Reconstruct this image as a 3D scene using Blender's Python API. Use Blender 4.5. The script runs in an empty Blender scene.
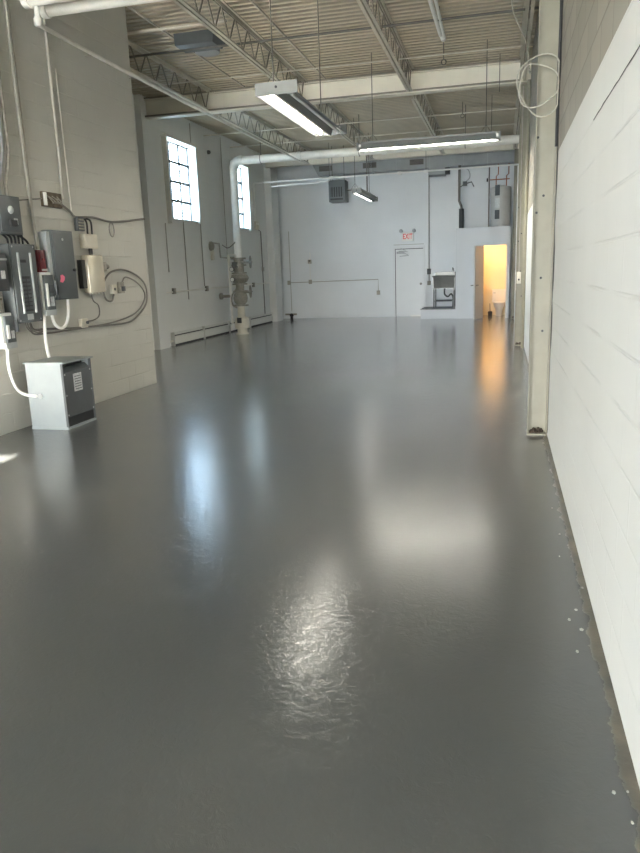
import bpy, bmesh, math, random
from mathutils import Vector, Matrix
random.seed(7)
S = bpy.context.scene
COL = S.collection
PI = math.pi

# ------------------------------------------------------------------ materials
def nmat(name):
    m = bpy.data.materials.new(name); m.use_nodes = True
    nt = m.node_tree
    b = nt.nodes['Principled BSDF']
    return m, nt, b
def N(nt, typ, **kw):
    n = nt.nodes.new(typ)
    for k, v in kw.items(): setattr(n, k, v)
    return n
def simple(name, col, rough=.5, metal=0., noise=.06, scale=9., bump=0.):
    m, nt, b = nmat(name)
    tc = N(nt, 'ShaderNodeTexCoord'); no = N(nt, 'ShaderNodeTexNoise')
    no.inputs['Scale'].default_value = scale; no.inputs['Detail'].default_value = 5
    nt.links.new(tc.outputs['Object'], no.inputs['Vector'])
    r = N(nt, 'ShaderNodeValToRGB')
    r.color_ramp.elements[0].position = .3; r.color_ramp.elements[1].position = .7
    r.color_ramp.elements[0].color = (*[c*(1-noise) for c in col], 1)
    r.color_ramp.elements[1].color = (*[min(1, c*(1+noise)) for c in col], 1)
    nt.links.new(no.outputs['Fac'], r.inputs['Fac']); nt.links.new(r.outputs['Color'], b.inputs['Base Color'])
    b.inputs['Roughness'].default_value = rough; b.inputs['Metallic'].default_value = metal
    if bump:
        bp = N(nt, 'ShaderNodeBump'); bp.inputs['Strength'].default_value = bump; bp.inputs['Distance'].default_value = .01
        nt.links.new(no.outputs['Fac'], bp.inputs['Height']); nt.links.new(bp.outputs['Normal'], b.inputs['Normal'])
    return m
def emit(name, col, s):
    m, nt, b = nmat(name)
    b.inputs['Base Color'].default_value = (.8, .8, .8, 1)
    b.inputs['Emission Color'].default_value = (*col, 1); b.inputs['Emission Strength'].default_value = s
    return m
def cmu(name, axes, paint, joint=.35, bare_above=None, dirt=.05, rough=.55):
    """painted concrete block; axes = which object axes run along and up the wall; bare_above: unpainted from this height"""
    m, nt, b = nmat(name); L = nt.links.new
    tc = N(nt, 'ShaderNodeTexCoord'); sp = N(nt, 'ShaderNodeSeparateXYZ'); L(tc.outputs['Object'], sp.inputs[0])
    cb = N(nt, 'ShaderNodeCombineXYZ'); L(sp.outputs[axes[0]], cb.inputs['X']); L(sp.outputs['Z'], cb.inputs['Y'])
    br = N(nt, 'ShaderNodeTexBrick'); br.offset = .5
    br.inputs['Scale'].default_value = 1; br.inputs['Brick Width'].default_value = .4064; br.inputs['Row Height'].default_value = .2032
    br.inputs['Mortar Size'].default_value = .008; br.inputs['Mortar Smooth'].default_value = .6
    br.inputs['Color1'].default_value = (0, 0, 0, 1); br.inputs['Color2'].default_value = (1, 1, 1, 1)
    L(cb.outputs[0], br.inputs['Vector'])
    n1 = N(nt, 'ShaderNodeTexNoise'); n1.inputs['Scale'].default_value = 1.1; n1.inputs['Detail'].default_value = 6; L(tc.outputs['Object'], n1.inputs['Vector'])
    n2 = N(nt, 'ShaderNodeTexNoise'); n2.inputs['Scale'].default_value = 160; n2.inputs['Detail'].default_value = 3; L(tc.outputs['Object'], n2.inputs['Vector'])
    rp = N(nt, 'ShaderNodeValToRGB'); rp.color_ramp.elements[0].position = .35; rp.color_ramp.elements[1].position = .65
    rp.color_ramp.elements[0].color = (*[c*(1-dirt) for c in paint], 1); rp.color_ramp.elements[1].color = (*paint, 1)
    L(n1.outputs['Fac'], rp.inputs['Fac'])
    col = rp.outputs['Color']
    # height: joint recess visible only where the paint has not filled it
    jm = N(nt, 'ShaderNodeMath', operation='MULTIPLY'); L(br.outputs['Fac'], jm.inputs[0])
    jr = N(nt, 'ShaderNodeMapRange'); jr.inputs['From Min'].default_value = .36; jr.inputs['From Max'].default_value = .62
    n3 = N(nt, 'ShaderNodeTexNoise'); n3.inputs['Scale'].default_value = 1.7; n3.inputs['Detail'].default_value = 2; L(tc.outputs['Object'], n3.inputs['Vector'])
    L(n3.outputs['Fac'], jr.inputs['Value']); L(jr.outputs[0], jm.inputs[1])
    hgt = N(nt, 'ShaderNodeMath', operation='MULTIPLY_ADD'); L(jm.outputs[0], hgt.inputs[0]); hgt.inputs[1].default_value = -joint
    sm = N(nt, 'ShaderNodeMath', operation='MULTIPLY'); L(n2.outputs['Fac'], sm.inputs[0]); sm.inputs[1].default_value = .05
    L(sm.outputs[0], hgt.inputs[2])
    h = hgt.outputs[0]
    if bare_above is not None:
        mk = N(nt, 'ShaderNodeMath', operation='GREATER_THAN')
        wob = N(nt, 'ShaderNodeMath', operation='MULTIPLY_ADD'); L(n2.outputs['Fac'], wob.inputs[0]); wob.inputs[1].default_value = .006; L(sp.outputs['Z'], wob.inputs[2])
        L(wob.outputs[0], mk.inputs[0]); mk.inputs[1].default_value = bare_above
        bc = N(nt, 'ShaderNodeValToRGB'); bc.color_ramp.elements[0].color = (.33, .305, .25, 1); bc.color_ramp.elements[1].color = (.42, .39, .325, 1)
        L(br.outputs['Color'], bc.inputs['Fac'])
        mo = N(nt, 'ShaderNodeMixRGB'); L(br.outputs['Fac'], mo.inputs['Fac']); L(bc.outputs['Color'], mo.inputs[1]); mo.inputs[2].default_value = (.24, .22, .18, 1)
        mx = N(nt, 'ShaderNodeMixRGB'); L(mk.outputs[0], mx.inputs['Fac']); L(col, mx.inputs[1]); L(mo.outputs[0], mx.inputs[2]); col = mx.outputs[0]
    L(col, b.inputs['Base Color']); b.inputs['Roughness'].default_value = rough
    bp = N(nt, 'ShaderNodeBump'); bp.inputs['Strength'].default_value = .8; bp.inputs['Distance'].default_value = .012
    L(h, bp.inputs['Height']); L(bp.outputs['Normal'], b.inputs['Normal'])
    return m
def floor_mat():
    m, nt, b = nmat('floor_epoxy'); L = nt.links.new
    tc = N(nt, 'ShaderNodeTexCoord'); o = tc.outputs['Object']
    def noise(s, d, r=.5, dist=0):
        n = N(nt, 'ShaderNodeTexNoise'); n.inputs['Scale'].default_value = s; n.inputs['Detail'].default_value = d
        n.inputs['Roughness'].default_value = r; n.inputs['Distortion'].default_value = dist; L(o, n.inputs['Vector']); return n.outputs['Fac']
    big = noise(.6, 4); mid = noise(7, 5, .6); fine = noise(75, 3, .6)
    rp = N(nt, 'ShaderNodeValToRGB'); e = rp.color_ramp.elements
    e[0].position = .3; e[0].color = (.064, .068, .067, 1); e[1].position = .7; e[1].color = (.078, .082, .080, 1)
    L(big, rp.inputs['Fac'])
    # bare tan concrete strip with worn edge where the paint stops short of the right wall
    sp = N(nt, 'ShaderNodeSeparateXYZ'); L(o, sp.inputs[0])
    wb = N(nt, 'ShaderNodeMath', operation='MULTIPLY_ADD'); L(mid, wb.inputs[0]); wb.inputs[1].default_value = .10; L(sp.outputs['X'], wb.inputs[2])
    mr = N(nt, 'ShaderNodeMapRange'); mr.inputs['From Min'].default_value = .432; mr.inputs['From Max'].default_value = .447; L(wb.outputs[0], mr.inputs['Value'])
    tan = N(nt, 'ShaderNodeValToRGB'); t = tan.color_ramp.elements
    t[0].position = .35; t[0].color = (.055, .048, .034, 1); t[1].position = .65; t[1].color = (.16, .135, .09, 1); L(noise(5, 6), tan.inputs['Fac'])
    mx = N(nt, 'ShaderNodeMixRGB'); L(mr.outputs[0], mx.inputs['Fac']); L(rp.outputs['Color'], mx.inputs[1]); L(tan.outputs['Color'], mx.inputs[2])
    # a few hairline cracks
    vo = N(nt, 'ShaderNodeTexVoronoi', feature='DISTANCE_TO_EDGE'); vo.inputs['Scale'].default_value = .42
    dv = N(nt, 'ShaderNodeVectorMath', operation='MULTIPLY_ADD'); nn = N(nt, 'ShaderNodeTexNoise'); nn.inputs['Scale'].default_value = 2.2; nn.inputs['Detail'].default_value = 6; L(o, nn.inputs['Vector'])
    L(nn.outputs['Color'], dv.inputs[0]); dv.inputs[1].default_value = (.9, .9, .9); L(o, dv.inputs[2]); L(dv.outputs[0], vo.inputs['Vector'])
    cr = N(nt, 'ShaderNodeMath', operation='LESS_THAN'); L(vo.outputs['Distance'], cr.inputs[0]); cr.inputs[1].default_value = .0035
    gate = N(nt, 'ShaderNodeMath', operation='GREATER_THAN'); L(noise(1.3, 3), gate.inputs[0]); gate.inputs[1].default_value = .55
    cg = N(nt, 'ShaderNodeMath', operation='MULTIPLY'); L(cr.outputs[0], cg.inputs[0]); L(gate.outputs[0], cg.inputs[1])
    L(mx.outputs[0], b.inputs['Base Color'])
    ro = N(nt, 'ShaderNodeMapRange'); L(noise(11, 6, .7, 1.5), ro.inputs['Value']); ro.inputs['From Min'].default_value = .40; ro.inputs['From Max'].default_value = .62
    ro.inputs['To Min'].default_value = .03; ro.inputs['To Max'].default_value = .11
    rm = N(nt, 'ShaderNodeMath', operation='MULTIPLY_ADD'); L(mr.outputs[0], rm.inputs[0]); rm.inputs[1].default_value = .5; L(ro.outputs[0], rm.inputs[2])
    L(rm.outputs[0], b.inputs['Coat Roughness']); b.inputs['Coat Weight'].default_value = 1.0; b.inputs['Coat IOR'].default_value = 1.5; b.inputs['Roughness'].default_value = .42
    b.inputs['IOR'].default_value = 1.5
    h1 = N(nt, 'ShaderNodeMath', operation='MULTIPLY'); L(noise(48, 3, .6), h1.inputs[0]); h1.inputs[1].default_value = .08
    h2 = N(nt, 'ShaderNodeMath', operation='MULTIPLY_ADD'); L(noise(22, 4, .68, 1.0), h2.inputs[0]); h2.inputs[1].default_value = .33; L(h1.outputs[0], h2.inputs[2])
    h3 = N(nt, 'ShaderNodeMath', operation='MULTIPLY_ADD'); L(cg.outputs[0], h3.inputs[0]); h3.inputs[1].default_value = -.3; L(h2.outputs[0], h3.inputs[2])
    bp = N(nt, 'ShaderNodeBump'); bp.inputs['Strength'].default_value = .25; bp.inputs['Distance'].default_value = .02
    L(h3.outputs[0], bp.inputs['Height']); L(bp.outputs['Normal'], b.inputs['Normal']); L(bp.outputs['Normal'], b.inputs['Coat Normal'])
    return m
def glass_mat():
    m, nt, b = nmat('window_glass'); nt.nodes.remove(b)
    out = nt.nodes['Material Output']; tr = N(nt, 'ShaderNodeBsdfTransparent'); gl = N(nt, 'ShaderNodeBsdfGlossy'); gl.inputs['Roughness'].default_value = .02
    tr.inputs['Color'].default_value = (.76, .83, .88, 1)
    lw = N(nt, 'ShaderNodeLayerWeight'); pw = N(nt, 'ShaderNodeMath', operation='POWER'); pw.inputs[1].default_value = 4
    fr = N(nt, 'ShaderNodeMath', operation='MULTIPLY_ADD'); fr.inputs[1].default_value = .5; fr.inputs[2].default_value = .04; mx = N(nt, 'ShaderNodeMixShader')
    nt.links.new(lw.outputs['Facing'], pw.inputs[0]); nt.links.new(pw.outputs[0], fr.inputs[0]); nt.links.new(fr.outputs[0], mx.inputs[0]); nt.links.new(tr.outputs[0], mx.inputs[1]); nt.links.new(gl.outputs[0], mx.inputs[2]); nt.links.new(mx.outputs[0], out.inputs[0])
    return m

WHITE = (.80, .80, .775)
M = dict(
    floor=floor_mat(), glass=glass_mat(),
    wall_r=cmu('right_wall_block', 'Y', (.83, .83, .80), .5, bare_above=2.452),
    wall_l=cmu('left_wall_block', 'Y', (.70, .695, .66), .40),
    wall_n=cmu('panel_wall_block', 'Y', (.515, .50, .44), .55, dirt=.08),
    wall_b=cmu('back_wall_block', 'X', (.75, .77, .775), .12),
    drywall=simple('partition_paint', (.60, .62, .63), .5, noise=.02, scale=2),
    restpaint=simple('restroom_paint', (.80, .70, .50), .6, noise=.02, scale=2),
    deck=simple('deck_paint', (.45, .39, .285), .55, noise=.09, scale=1.3),
    steel=simple('joist_paint', (.58, .535, .44), .5, noise=.08, scale=6),
    beam=simple('beam_paint', (.74, .69, .57), .5, noise=.06, scale=2),
    column=simple('column_paint', (.25, .23, .168), .45, noise=.07, scale=7),
    webrod=simple('shaded_web_rod_paint', (.26, .23, .18), .55, noise=.1, scale=9),  # darker than the joist paint: shade on the rods is in the colour
    wpipe=simple('white_pipe', (.72, .69, .62), .42, noise=.05, scale=8),
    wplast=simple('white_plastic', (.80, .79, .75), .4, noise=.03),
    conduit=simple('painted_conduit', (.36, .34, .285), .5, noise=.08, scale=12),
    galv=simple('galvanised_steel', (.42, .43, .43), .5, metal=.6, noise=.12, scale=25),
    darkrod=simple('dark_rod', (.13, .12, .10), .5, noise=.1),
    encl=simple('grey_enclosure', (.088, .098, .098), .40, noise=.08, scale=10),
    enclside=simple('pale_grey_enclosure', (.40, .42, .41), .38, noise=.05, scale=10),
    dgrey=simple('charcoal_enclosure', (.06, .065, .067), .42, noise=.08),
    black=simple('black_rubber', (.018, .018, .018), .5, noise=.1),
    slate=simple('transformer_slate', (.085, .09, .092), .5, noise=.06),
    tgrey=simple('transformer_lit_side', (.29, .315, .315), .42, noise=.03),  # paler than the slate: daylight on the side is in the colour
    red=simple('dark_red_enamel', (.16, .012, .016), .35, noise=.08),
    pink=simple('pink_tag', (.80, .16, .25), .6, noise=.03),
    paper=simple('paper_label', (.55, .56, .55), .7, noise=.25, scale=60),
    cream=simple('cream_plastic', (.60, .56, .46), .42, noise=.04),
    shiny=simple('cream_metal_cover', (.66, .60, .47), .18, metal=.35, noise=.04),
    wood=simple('brown_board', (.10, .075, .045), .7, noise=.35, scale=18),
    cable=simple('grey_cable', (.16, .15, .13), .5, noise=.1),
    cord=simple('beige_wire', (.45, .42, .34), .5, noise=.08),
    stain=simple('stainless_steel', (.21, .215, .205), .36, metal=.75, noise=.12, scale=5, bump=.35),
    heater=simple('heater_enamel', (.62, .61, .56), .4, noise=.04),
    valve=simple('weathered_valve', (.27, .25, .205), .5, noise=.25, scale=30),
    duct=simple('duct_paint', (.33, .34, .335), .5, noise=.08, scale=3),
    dark=simple('dark_gap', (.03, .03, .03), .7, noise=.1),
    gheater=simple('unit_heater_grey', (.11, .12, .117), .42, noise=.06),
    frame=simple('window_trim_paint', (.66, .64, .58), .5, noise=.05),
    sash=simple('steel_sash', (.05, .05, .048), .5, noise=.08),
    doorp=simple('door_paint', (.70, .715, .71), .38, noise=.015, scale=3),
    doorg=simple('restroom_door_paint', (.56, .545, .51), .45, noise=.02, scale=3),
    brass=simple('dull_metal_knob', (.20, .19, .17), .3, metal=.8),
    redletter=simple('red_letters', (.75, .03, .04), .5, noise=.02),
    porcelain=simple('porcelain', (.80, .78, .72), .45, noise=.01),
    tankgrey=simple('water_heater_jacket', (.46, .455, .43), .35, noise=.04),
    copper=simple('copper_pipe', (.40, .15, .08), .35, metal=.8),
    plinth=simple('plinth_top', (.30, .30, .28), .6, noise=.1),
    concrete=simple('yard_concrete', (.42, .41, .39), .8, noise=.1, scale=3),
    chip=simple('paint_flake', (.50, .49, .45), .6, noise=.1),
    refl=simple('grey_white_reflector', (.22, .225, .21), .4, noise=.03),
    tube=emit('lit_tube', (1.0, .95, .84), 55.),
    endgrey=simple('end_plate_paint', (.22, .22, .20), .45, noise=.05),
    tubewide=emit('lit_tube_crosswise', (1.0, .96, .86), 155.),
    tubeoff=simple('unlit_tube', (.75, .76, .74), .25, noise=.01),
    tubeback=emit('lit_tube_cool', (1.0, .97, .92), 20.),
    bulb=emit('warm_bulb', (1.0, .66, .32), 20.),
    rust=simple('rusty_base', (.045, .03, .02), .8, noise=.5, scale=40),
)

# ------------------------------------------------------------------ mesh building
class MB:
    def __init__(s): s.bm = bmesh.new()
    def box(s, x0, x1, y0, y1, z0, z1, bev=0.):
        vs = [s.bm.verts.new((x, y, z)) for x in (x0, x1) for y in (y0, y1) for z in (z0, z1)]
        fs = [s.bm.faces.new([vs[i] for i in q]) for q in ((0,1,3,2),(4,6,7,5),(0,4,5,1),(2,3,7,6),(0,2,6,4),(1,5,7,3))]
        if bev:
            ed = list({e for f in fs for e in f.edges})
            bmesh.ops.bevel(s.bm, geom=ed, offset=bev, segments=2, affect='EDGES', profile=.5)
        return s
    def tube(s, pts, r, n=8, cap=True, rs=None):
        pts = [Vector(p) for p in pts]; rings = []
        a = None
        for i, p in enumerate(pts):
            t = (pts[min(i+1, len(pts)-1)] - pts[max(i-1, 0)]).normalized()
            if a is None:
                a = t.orthogonal().normalized()
            else:
                a = (a - t*a.dot(t))
                a = a.normalized() if a.length > 1e-6 else t.orthogonal().normalized()
            b = t.cross(a); rr = rs[i] if rs else r
            rings.append([s.bm.verts.new(p + (a*math.cos(2*PI*k/n) + b*math.sin(2*PI*k/n))*rr) for k in range(n)])
        for u, v in zip(rings, rings[1:]):
            for k in range(n): s.bm.faces.new((u[k], u[(k+1)%n], v[(k+1)%n], v[k]))
        if cap:
            s.bm.faces.new(rings[0][::-1]); s.bm.faces.new(rings[-1])
        return s
    def cyl(s, p0, p1, r, n=16, r2=None): return s.tube([p0, p1], r, n, True, [r, r if r2 is None else r2])
    def ring(s, c, axis, R, r, n=20, m=8):
        c = Vector(c); ax = Vector(axis).normalized(); u = ax.orthogonal().normalized(); v = ax.cross(u)
        rings = []
        for i in range(n):
            d = u*math.cos(2*PI*i/n) + v*math.sin(2*PI*i/n)
            rings.append([s.bm.verts.new(c + d*(R + r*math.cos(2*PI*k/m)) + ax*r*math.sin(2*PI*k/m)) for k in range(m)])
        for i in range(n):
            for k in range(m): s.bm.faces.new((rings[i][k], rings[i][(k+1)%m], rings[(i+1)%n][(k+1)%m], rings[(i+1)%n][k]))
        return s
    def lathe(s, c, prof, n=24, axis='Z'):
        c = Vector(c); rings = []
        for r, h in prof:
            row = []
            for k in range(n):
                ca, sa = math.cos(2*PI*k/n)*r, math.sin(2*PI*k/n)*r
                off = {'Z': (ca, sa, h), 'X': (h, ca, sa), 'Y': (ca, h, sa)}[axis]
                row.append(s.bm.verts.new(c + Vector(off)))
            rings.append(row)
        for u, v in zip(rings, rings[1:]):
            for k in range(n): s.bm.faces.new((u[k], u[(k+1)%n], v[(k+1)%n], v[k]))
        s.bm.faces.new(rings[0][::-1]); s.bm.faces.new(rings[-1]); return s
    def prism(s, poly, axis, a, b):
        def P(p, t): return {'X': (t, p[0], p[1]), 'Y': (p[0], t, p[1]), 'Z': (p[0], p[1], t)}[axis]
        A = [s.bm.verts.new(P(p, a)) for p in poly]; B = [s.bm.verts.new(P(p, b)) for p in poly]; n = len(poly)
        s.bm.faces.new(A[::-1]); s.bm.faces.new(B)
        for k in range(n): s.bm.faces.new((A[k], A[(k+1)%n], B[(k+1)%n], B[k]))
        return s
    def build(s, name, mat, parent=None, smooth=None, label=None, origin=None):
        bmesh.ops.recalc_face_normals(s.bm, faces=s.bm.faces[:])
        me = bpy.data.meshes.new(name)
        if parent is None:
            if origin is None:
                xs = [v.co for v in s.bm.verts]
                lo = [min(v[i] for v in xs) for i in range(3)]; hi = [max(v[i] for v in xs) for i in range(3)]
                origin = ((lo[0]+hi[0])/2, (lo[1]+hi[1])/2, lo[2])
            off = Vector(origin)
        else:
            off = WORLD[parent.name]
        for v in s.bm.verts: v.co -= off
        s.bm.to_mesh(me); s.bm.free()
        me.materials.append(M[mat])
        if smooth is None or smooth:
            for p in me.polygons: p.use_smooth = True
            try: me.set_sharp_from_angle(angle=math.radians(38))
            except Exception: pass
        o = bpy.data.objects.new(name, me); COL.objects.link(o)
        if parent is None: o.location = off
        else: o.parent = parent
        WORLD[o.name] = off.copy()
        if label: o['label'] = label
        return o
WORLD = {}
def tag(o, label, cat, group=None, kind=None):
    o['label'] = label; o['category'] = cat
    if group: o['group'] = group
    if kind: o['kind'] = kind
    return o
def thing(name, loc, label, cat, group=None):
    o = bpy.data.objects.new(name, None); COL.objects.link(o); o.location = loc; o.empty_display_size = .1
    WORLD[o.name] = Vector(loc); return tag(o, label, cat, group)
def struct(o, label=None, cat=None):
    o['kind'] = 'structure'
    if label: o['label'] = label
    if cat: o['category'] = cat
    return o
def smooth_path(pts, per=8):
    """Catmull-Rom through the points"""
    P = [Vector(p) for p in pts]; P = [P[0]*2-P[1]] + P + [P[-1]*2-P[-2]]; out = []
    for i in range(1, len(P)-2):
        for k in range(per):
            t = k/per; a, b, c, d = P[i-1:i+3]
            out.append(.5*((2*b) + (c-a)*t + (2*a-5*b+4*c-d)*t*t + (3*b-a-3*c+d)*t**3))
    out.append(P[-2]); return out
def run(name, pts, r, mat, label, cat, group=None, n=8, smooth=False, per=8):
    o = MB().tube(smooth_path(pts, per) if smooth else pts, r, n).build(name, mat)
    return tag(o, label, cat, group)

# ------------------------------------------------------------------ main dimensions (metres; x right, y into the room, z up; camera over the origin)
RX, LX, LF = .427, -4.99, -7.315     # right wall, panel wall (projects), far left wall
YF, YC, YB = -9.0, 9.55, 23.6        # front wall, corner of the projecting wall, back wall
ZD = 5.17                            # underside of the roof deck
BEAMS = (6.7, 14.3, 22.0)

# ---- floor, deck
struct(MB().box(-7.9, .9, -9.4, 25.0, -.15, 0).build('floor', 'floor', origin=(0, 0, 0), smooth=False), 'glossy grey painted concrete floor', 'floor')
struct(MB().box(-60, 40, -60, 60, -.4, -.16).build('ground', 'concrete', origin=(0, 0, 0), smooth=False), 'concrete yard outside the open front', 'ground')
KX, KY = (-4.75, -3.62), (-5.4, -2.95)   # unseen roof opening, added so the sun lands on the floor at left
mb = MB(); pitch = .1524
for i in range(int((YB-YF+.6)/pitch)+1):  # ribbed steel deck, ribs along x
    y = YF-.3+i*pitch
    p = [(y, ZD), (y+.085, ZD), (y+.10, ZD+.04), (y+.137, ZD+.04), (y+pitch, ZD)]
    for xa, xb in (((-7.9, KX[0]), (KX[1], .9)) if KY[0] < y < KY[1] else ((-7.9, .9),)):
        va = [mb.bm.verts.new((xa, *q)) for q in p]; vb = [mb.bm.verts.new((xb, *q)) for q in p]
        for k in range(4): mb.bm.faces.new((va[k], va[k+1], vb[k+1], vb[k]))
ye = y+pitch
for xa, xb, ya, yb in ((-7.9, .9, YF-.3, KY[0]), (-7.9, .9, KY[1]+.05, ye), (-7.9, KX[0], KY[0], KY[1]+.05), (KX[1], .9, KY[0], KY[1]+.05)): mb.box(xa, xb, ya, yb, ZD+.06, ZD+.2)
struct(mb.build('ceiling', 'deck', origin=(0, 0, 0), smooth=False), 'cream painted ribbed steel roof deck', 'ceiling')

# ---- walls
WZ = ZD+.05
struct(MB().box(RX, RX+.3, YF, YB+.6, 0, WZ).build('wall_right', 'wall_r', origin=(0, 0, 0), smooth=False), 'white painted block wall, bare grey block above the paint line', 'wall')
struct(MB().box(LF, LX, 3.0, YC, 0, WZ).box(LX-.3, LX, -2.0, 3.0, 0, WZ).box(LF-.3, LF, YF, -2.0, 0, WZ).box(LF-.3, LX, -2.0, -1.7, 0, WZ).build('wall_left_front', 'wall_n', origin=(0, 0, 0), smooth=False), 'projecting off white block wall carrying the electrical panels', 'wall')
struct(MB().box(LF-.3, RX+.3, YB, YB+.3, 0, WZ).build('wall_back', 'wall_b', origin=(0, 0, 0), smooth=False), 'pale grey white back wall', 'wall')
W1, W2 = (15.2, 16.74), (19.3, 20.44); WZ0, WZ1 = 2.84, 4.56
mb = MB(); a, b_ = LF-.3, LF
ys = [YC-.5, W1[0], W1[1], W2[0], W2[1], YB]
for i in range(5):
    if i in (1, 3):
        mb.box(a, b_, ys[i], ys[i+1], 0, WZ0); mb.box(a, b_, ys[i], ys[i+1], WZ1, WZ)
    else: mb.box(a, b_, ys[i], ys[i+1], 0, WZ)
for y0, y1, dx in ((14.05, 14.55, .13), (22.2, 22.85, .22)): mb.box(b_, b_+dx, y0, y1, 0, WZ)   # pilasters
struct(mb.build('wall_left', 'wall_l', origin=(0, 0, 0), smooth=False), 'white painted block wall with two tall windows', 'wall')
# front wall behind the camera
OX, OZ = (-6.2, .2), 3.4                # open loading doorway
mb = MB().box(LF-.3, OX[0], YF-.3, YF, 0, WZ).box(OX[1], RX+.3, YF-.3, YF, 0, WZ).box(OX[0], OX[1], YF-.3, YF, OZ, WZ)
struct(mb.build('wall_front', 'wall_b', origin=(0, 0, 0), smooth=False), 'front wall with the open loading doorway', 'wall')
# ---- windows
def window(n, y0, y1):
    r = bpy.data.objects.new('window_%d' % n, None); COL.objects.link(r); r.location = (LF, (y0+y1)/2, WZ0); WORLD[r.name] = Vector(r.location)
    struct(r, 'tall steel sash window %s' % ('nearer the projecting wall' if n == 1 else 'beside the white riser pipe'), 'window')
    gx = LF-.12
    mb = MB()                                                   # box trim standing proud of the wall
    mb.box(LF-.14, LF+.11, y0-.045, y0+.006, WZ0-.12, WZ1+.05).box(LF-.14, LF+.11, y1-.006, y1+.045, WZ0-.02, WZ1+.05)
    mb.box(LF-.14, LF+.13, y0-.07, y1+.07, WZ1-.006, WZ1+.055)
    mb.build('window_frame', 'frame', r, smooth=False)
    MB().box(LF-.16, LF+.06, y0+.006, y1-.006, WZ0-.03, WZ0+.004).box(LF, LF+.10, y1-.02, y1+.08, WZ0-.05, WZ0+.06).build('window_sill', 'frame', r, smooth=False)
    mb = MB(); rows = 4; cols = 3; dy = (y1-y0)/cols; dz = (WZ1-WZ0)/rows
    for k in range(cols+1):
        t = .016 if k in (0, cols) else .022
        mb.box(gx-.017, gx+.017, y0+k*dy-t, y0+k*dy+t, WZ0, WZ1)
    for k in range(rows+1):
        t = .026 if k in (0, 1, 3, rows) else .027
        mb.box(gx-.02, gx+.02, y0, y1, WZ0+k*dz-t, WZ0+k*dz+t)
    s = mb.build('sash', 'sash', r, smooth=False)
    MB().box(gx-.026, gx-.021, y0, y1, WZ0, WZ1).build('pane', 'glass', s, smooth=False)
    MB().box(gx+.02, gx+.05, (y0+y1)/2-.04, (y0+y1)/2+.04, WZ0+dz+.02, WZ0+dz+.05).build('latch', 'sash', s, smooth=False)
window(1, *W1); window(2, *W2)

# ---- roof steel
def ibeam(y, label):
    mb = MB(); f = .10; x0, x1 = LF+.14, RX
    mb.box(x0, x1, y-f, y+f, 4.74, 4.757).box(x0, x1, y-f, y+f, 5.083, 5.10).box(x0, x1, y-.03, y+.03, 4.757, 5.083)
    return tag(mb.build('roof_beam', 'beam', smooth=False), label, 'beam', 'steel roof beams')
for y, l in zip(BEAMS, ('cream steel roof beam directly above the two thick white pipes', 'cream steel roof beam across mid room, above the first window', 'cream steel roof beam farthest back, over the grey duct')): ibeam(y, l)
def joist(x, y0, y1, label):
    t = thing('roof_joist', (x, (y0+y1)/2, 4.72), label, 'joist', 'open web roof joists')
    def chord(za, zb, ya, yb, up):
        mb = MB()
        for s in (-1, 1):
            if up: mb.box(x+s*.012, x+s*.055, ya, yb, zb-.008, zb).box(x+s*.012, x+s*.019, ya, yb, za, zb-.008)
            else: mb.box(x+s*.012, x+s*.055, ya, yb, za, za+.008).box(x+s*.012, x+s*.019, ya, yb, za+.008, zb)
        return mb
    chord(5.10, 5.165, y0, y1, True).build('top_chord', 'steel', t, smooth=False)
    b0, b1 = y0+.32, y1-.22
    chord(4.72, 4.775, b0, b1, False).build('bottom_chord', 'steel', t, smooth=False)
    n = 26; pts = [(x, y0+.08, 5.12)]
    for k in range(n+1): pts.append((x, b0+.06+(b1-b0-.12)*k/n, 4.75 if k % 2 == 0 else 5.13))
    pts.append((x, y1-.08, 5.12))
    mb = MB()
    for p, q in zip(pts, pts[1:]): mb.tube([p, q], .0115, 5)
    mb.build('web', 'webrod', t)
    return t
JX = (-5.74, -3.78, -1.72, .27)
nm = ('first', 'second', 'third')
where = ('nearest the window wall', 'second from the window wall', 'third from the window wall', 'running along the right wall')
for bi, (y0, y1) in enumerate(((6.65, 14.25), (14.35, 21.95))):
    for x, w in zip(JX, where):
        joist(x, y0, y1, 'open web joist %s, %s the middle beam' % (w, 'before' if bi == 0 else 'beyond'))
for y, z, r, m, l in ((10.2, 5.0, .022, 'steel', 'pale bridging bar nearest the camera, crossing the joists before the ceiling fan'),
                   (11.05, 4.95, .018, 'darkrod', 'bridging pipe crossing the joists just beyond the ceiling fan'),  # dark colour stands for the bar being backlit
                   (12.75, 4.95, .012, 'steel', 'thin bridging rod crossing the joists just before the middle roof beam'),
                   (17.5, 4.95, .016, 'steel', 'bridging bar crossing the joists above the thick white water main'),
                   (19.3, 4.95, .016, 'steel', 'bridging bar crossing the joists halfway between the water main and back beam')):
    run('bridging_bar', [(LF+.02 if y > YC and m else LX, y, z), (RX-.01 if y != 10.2 else -3.8, y, z)], r, m, l, 'bar', 'bridging bars')
for x, y0, y1, l in ((-5.0, 9.0, 14.25, 'thin conduit clipped under the deck, running past the ceiling fan'), (-3.36, 9.0, 14.25, 'thin conduit clipped under the deck behind the nearest light'),
                     (-4.7, 14.4, 18.5, 'thin conduit clipped under the deck beyond the middle beam')):
    run('ceiling_conduit', [(x, y0, ZD-.025), (x, y1, ZD-.025)], .016, 'steel', l, 'conduit', 'conduits under the deck')

run('beam_conduit_and_shadow', [(LF+.15, 14.18, 4.775), (RX-.2, 14.18, 4.775)], .016, 'webrod', 'dark conduit strapped along the lower edge of the middle roof beam', 'conduit')
run('beam_conduit_and_shadow', [(LF+.15, 14.185, 5.12), (RX-.2, 14.185, 5.12)], .014, 'webrod', 'dark strip for the shadow line along the top edge of the middle roof beam', 'conduit')  # dark strip standing in for the shadow between beam and deck
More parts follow.
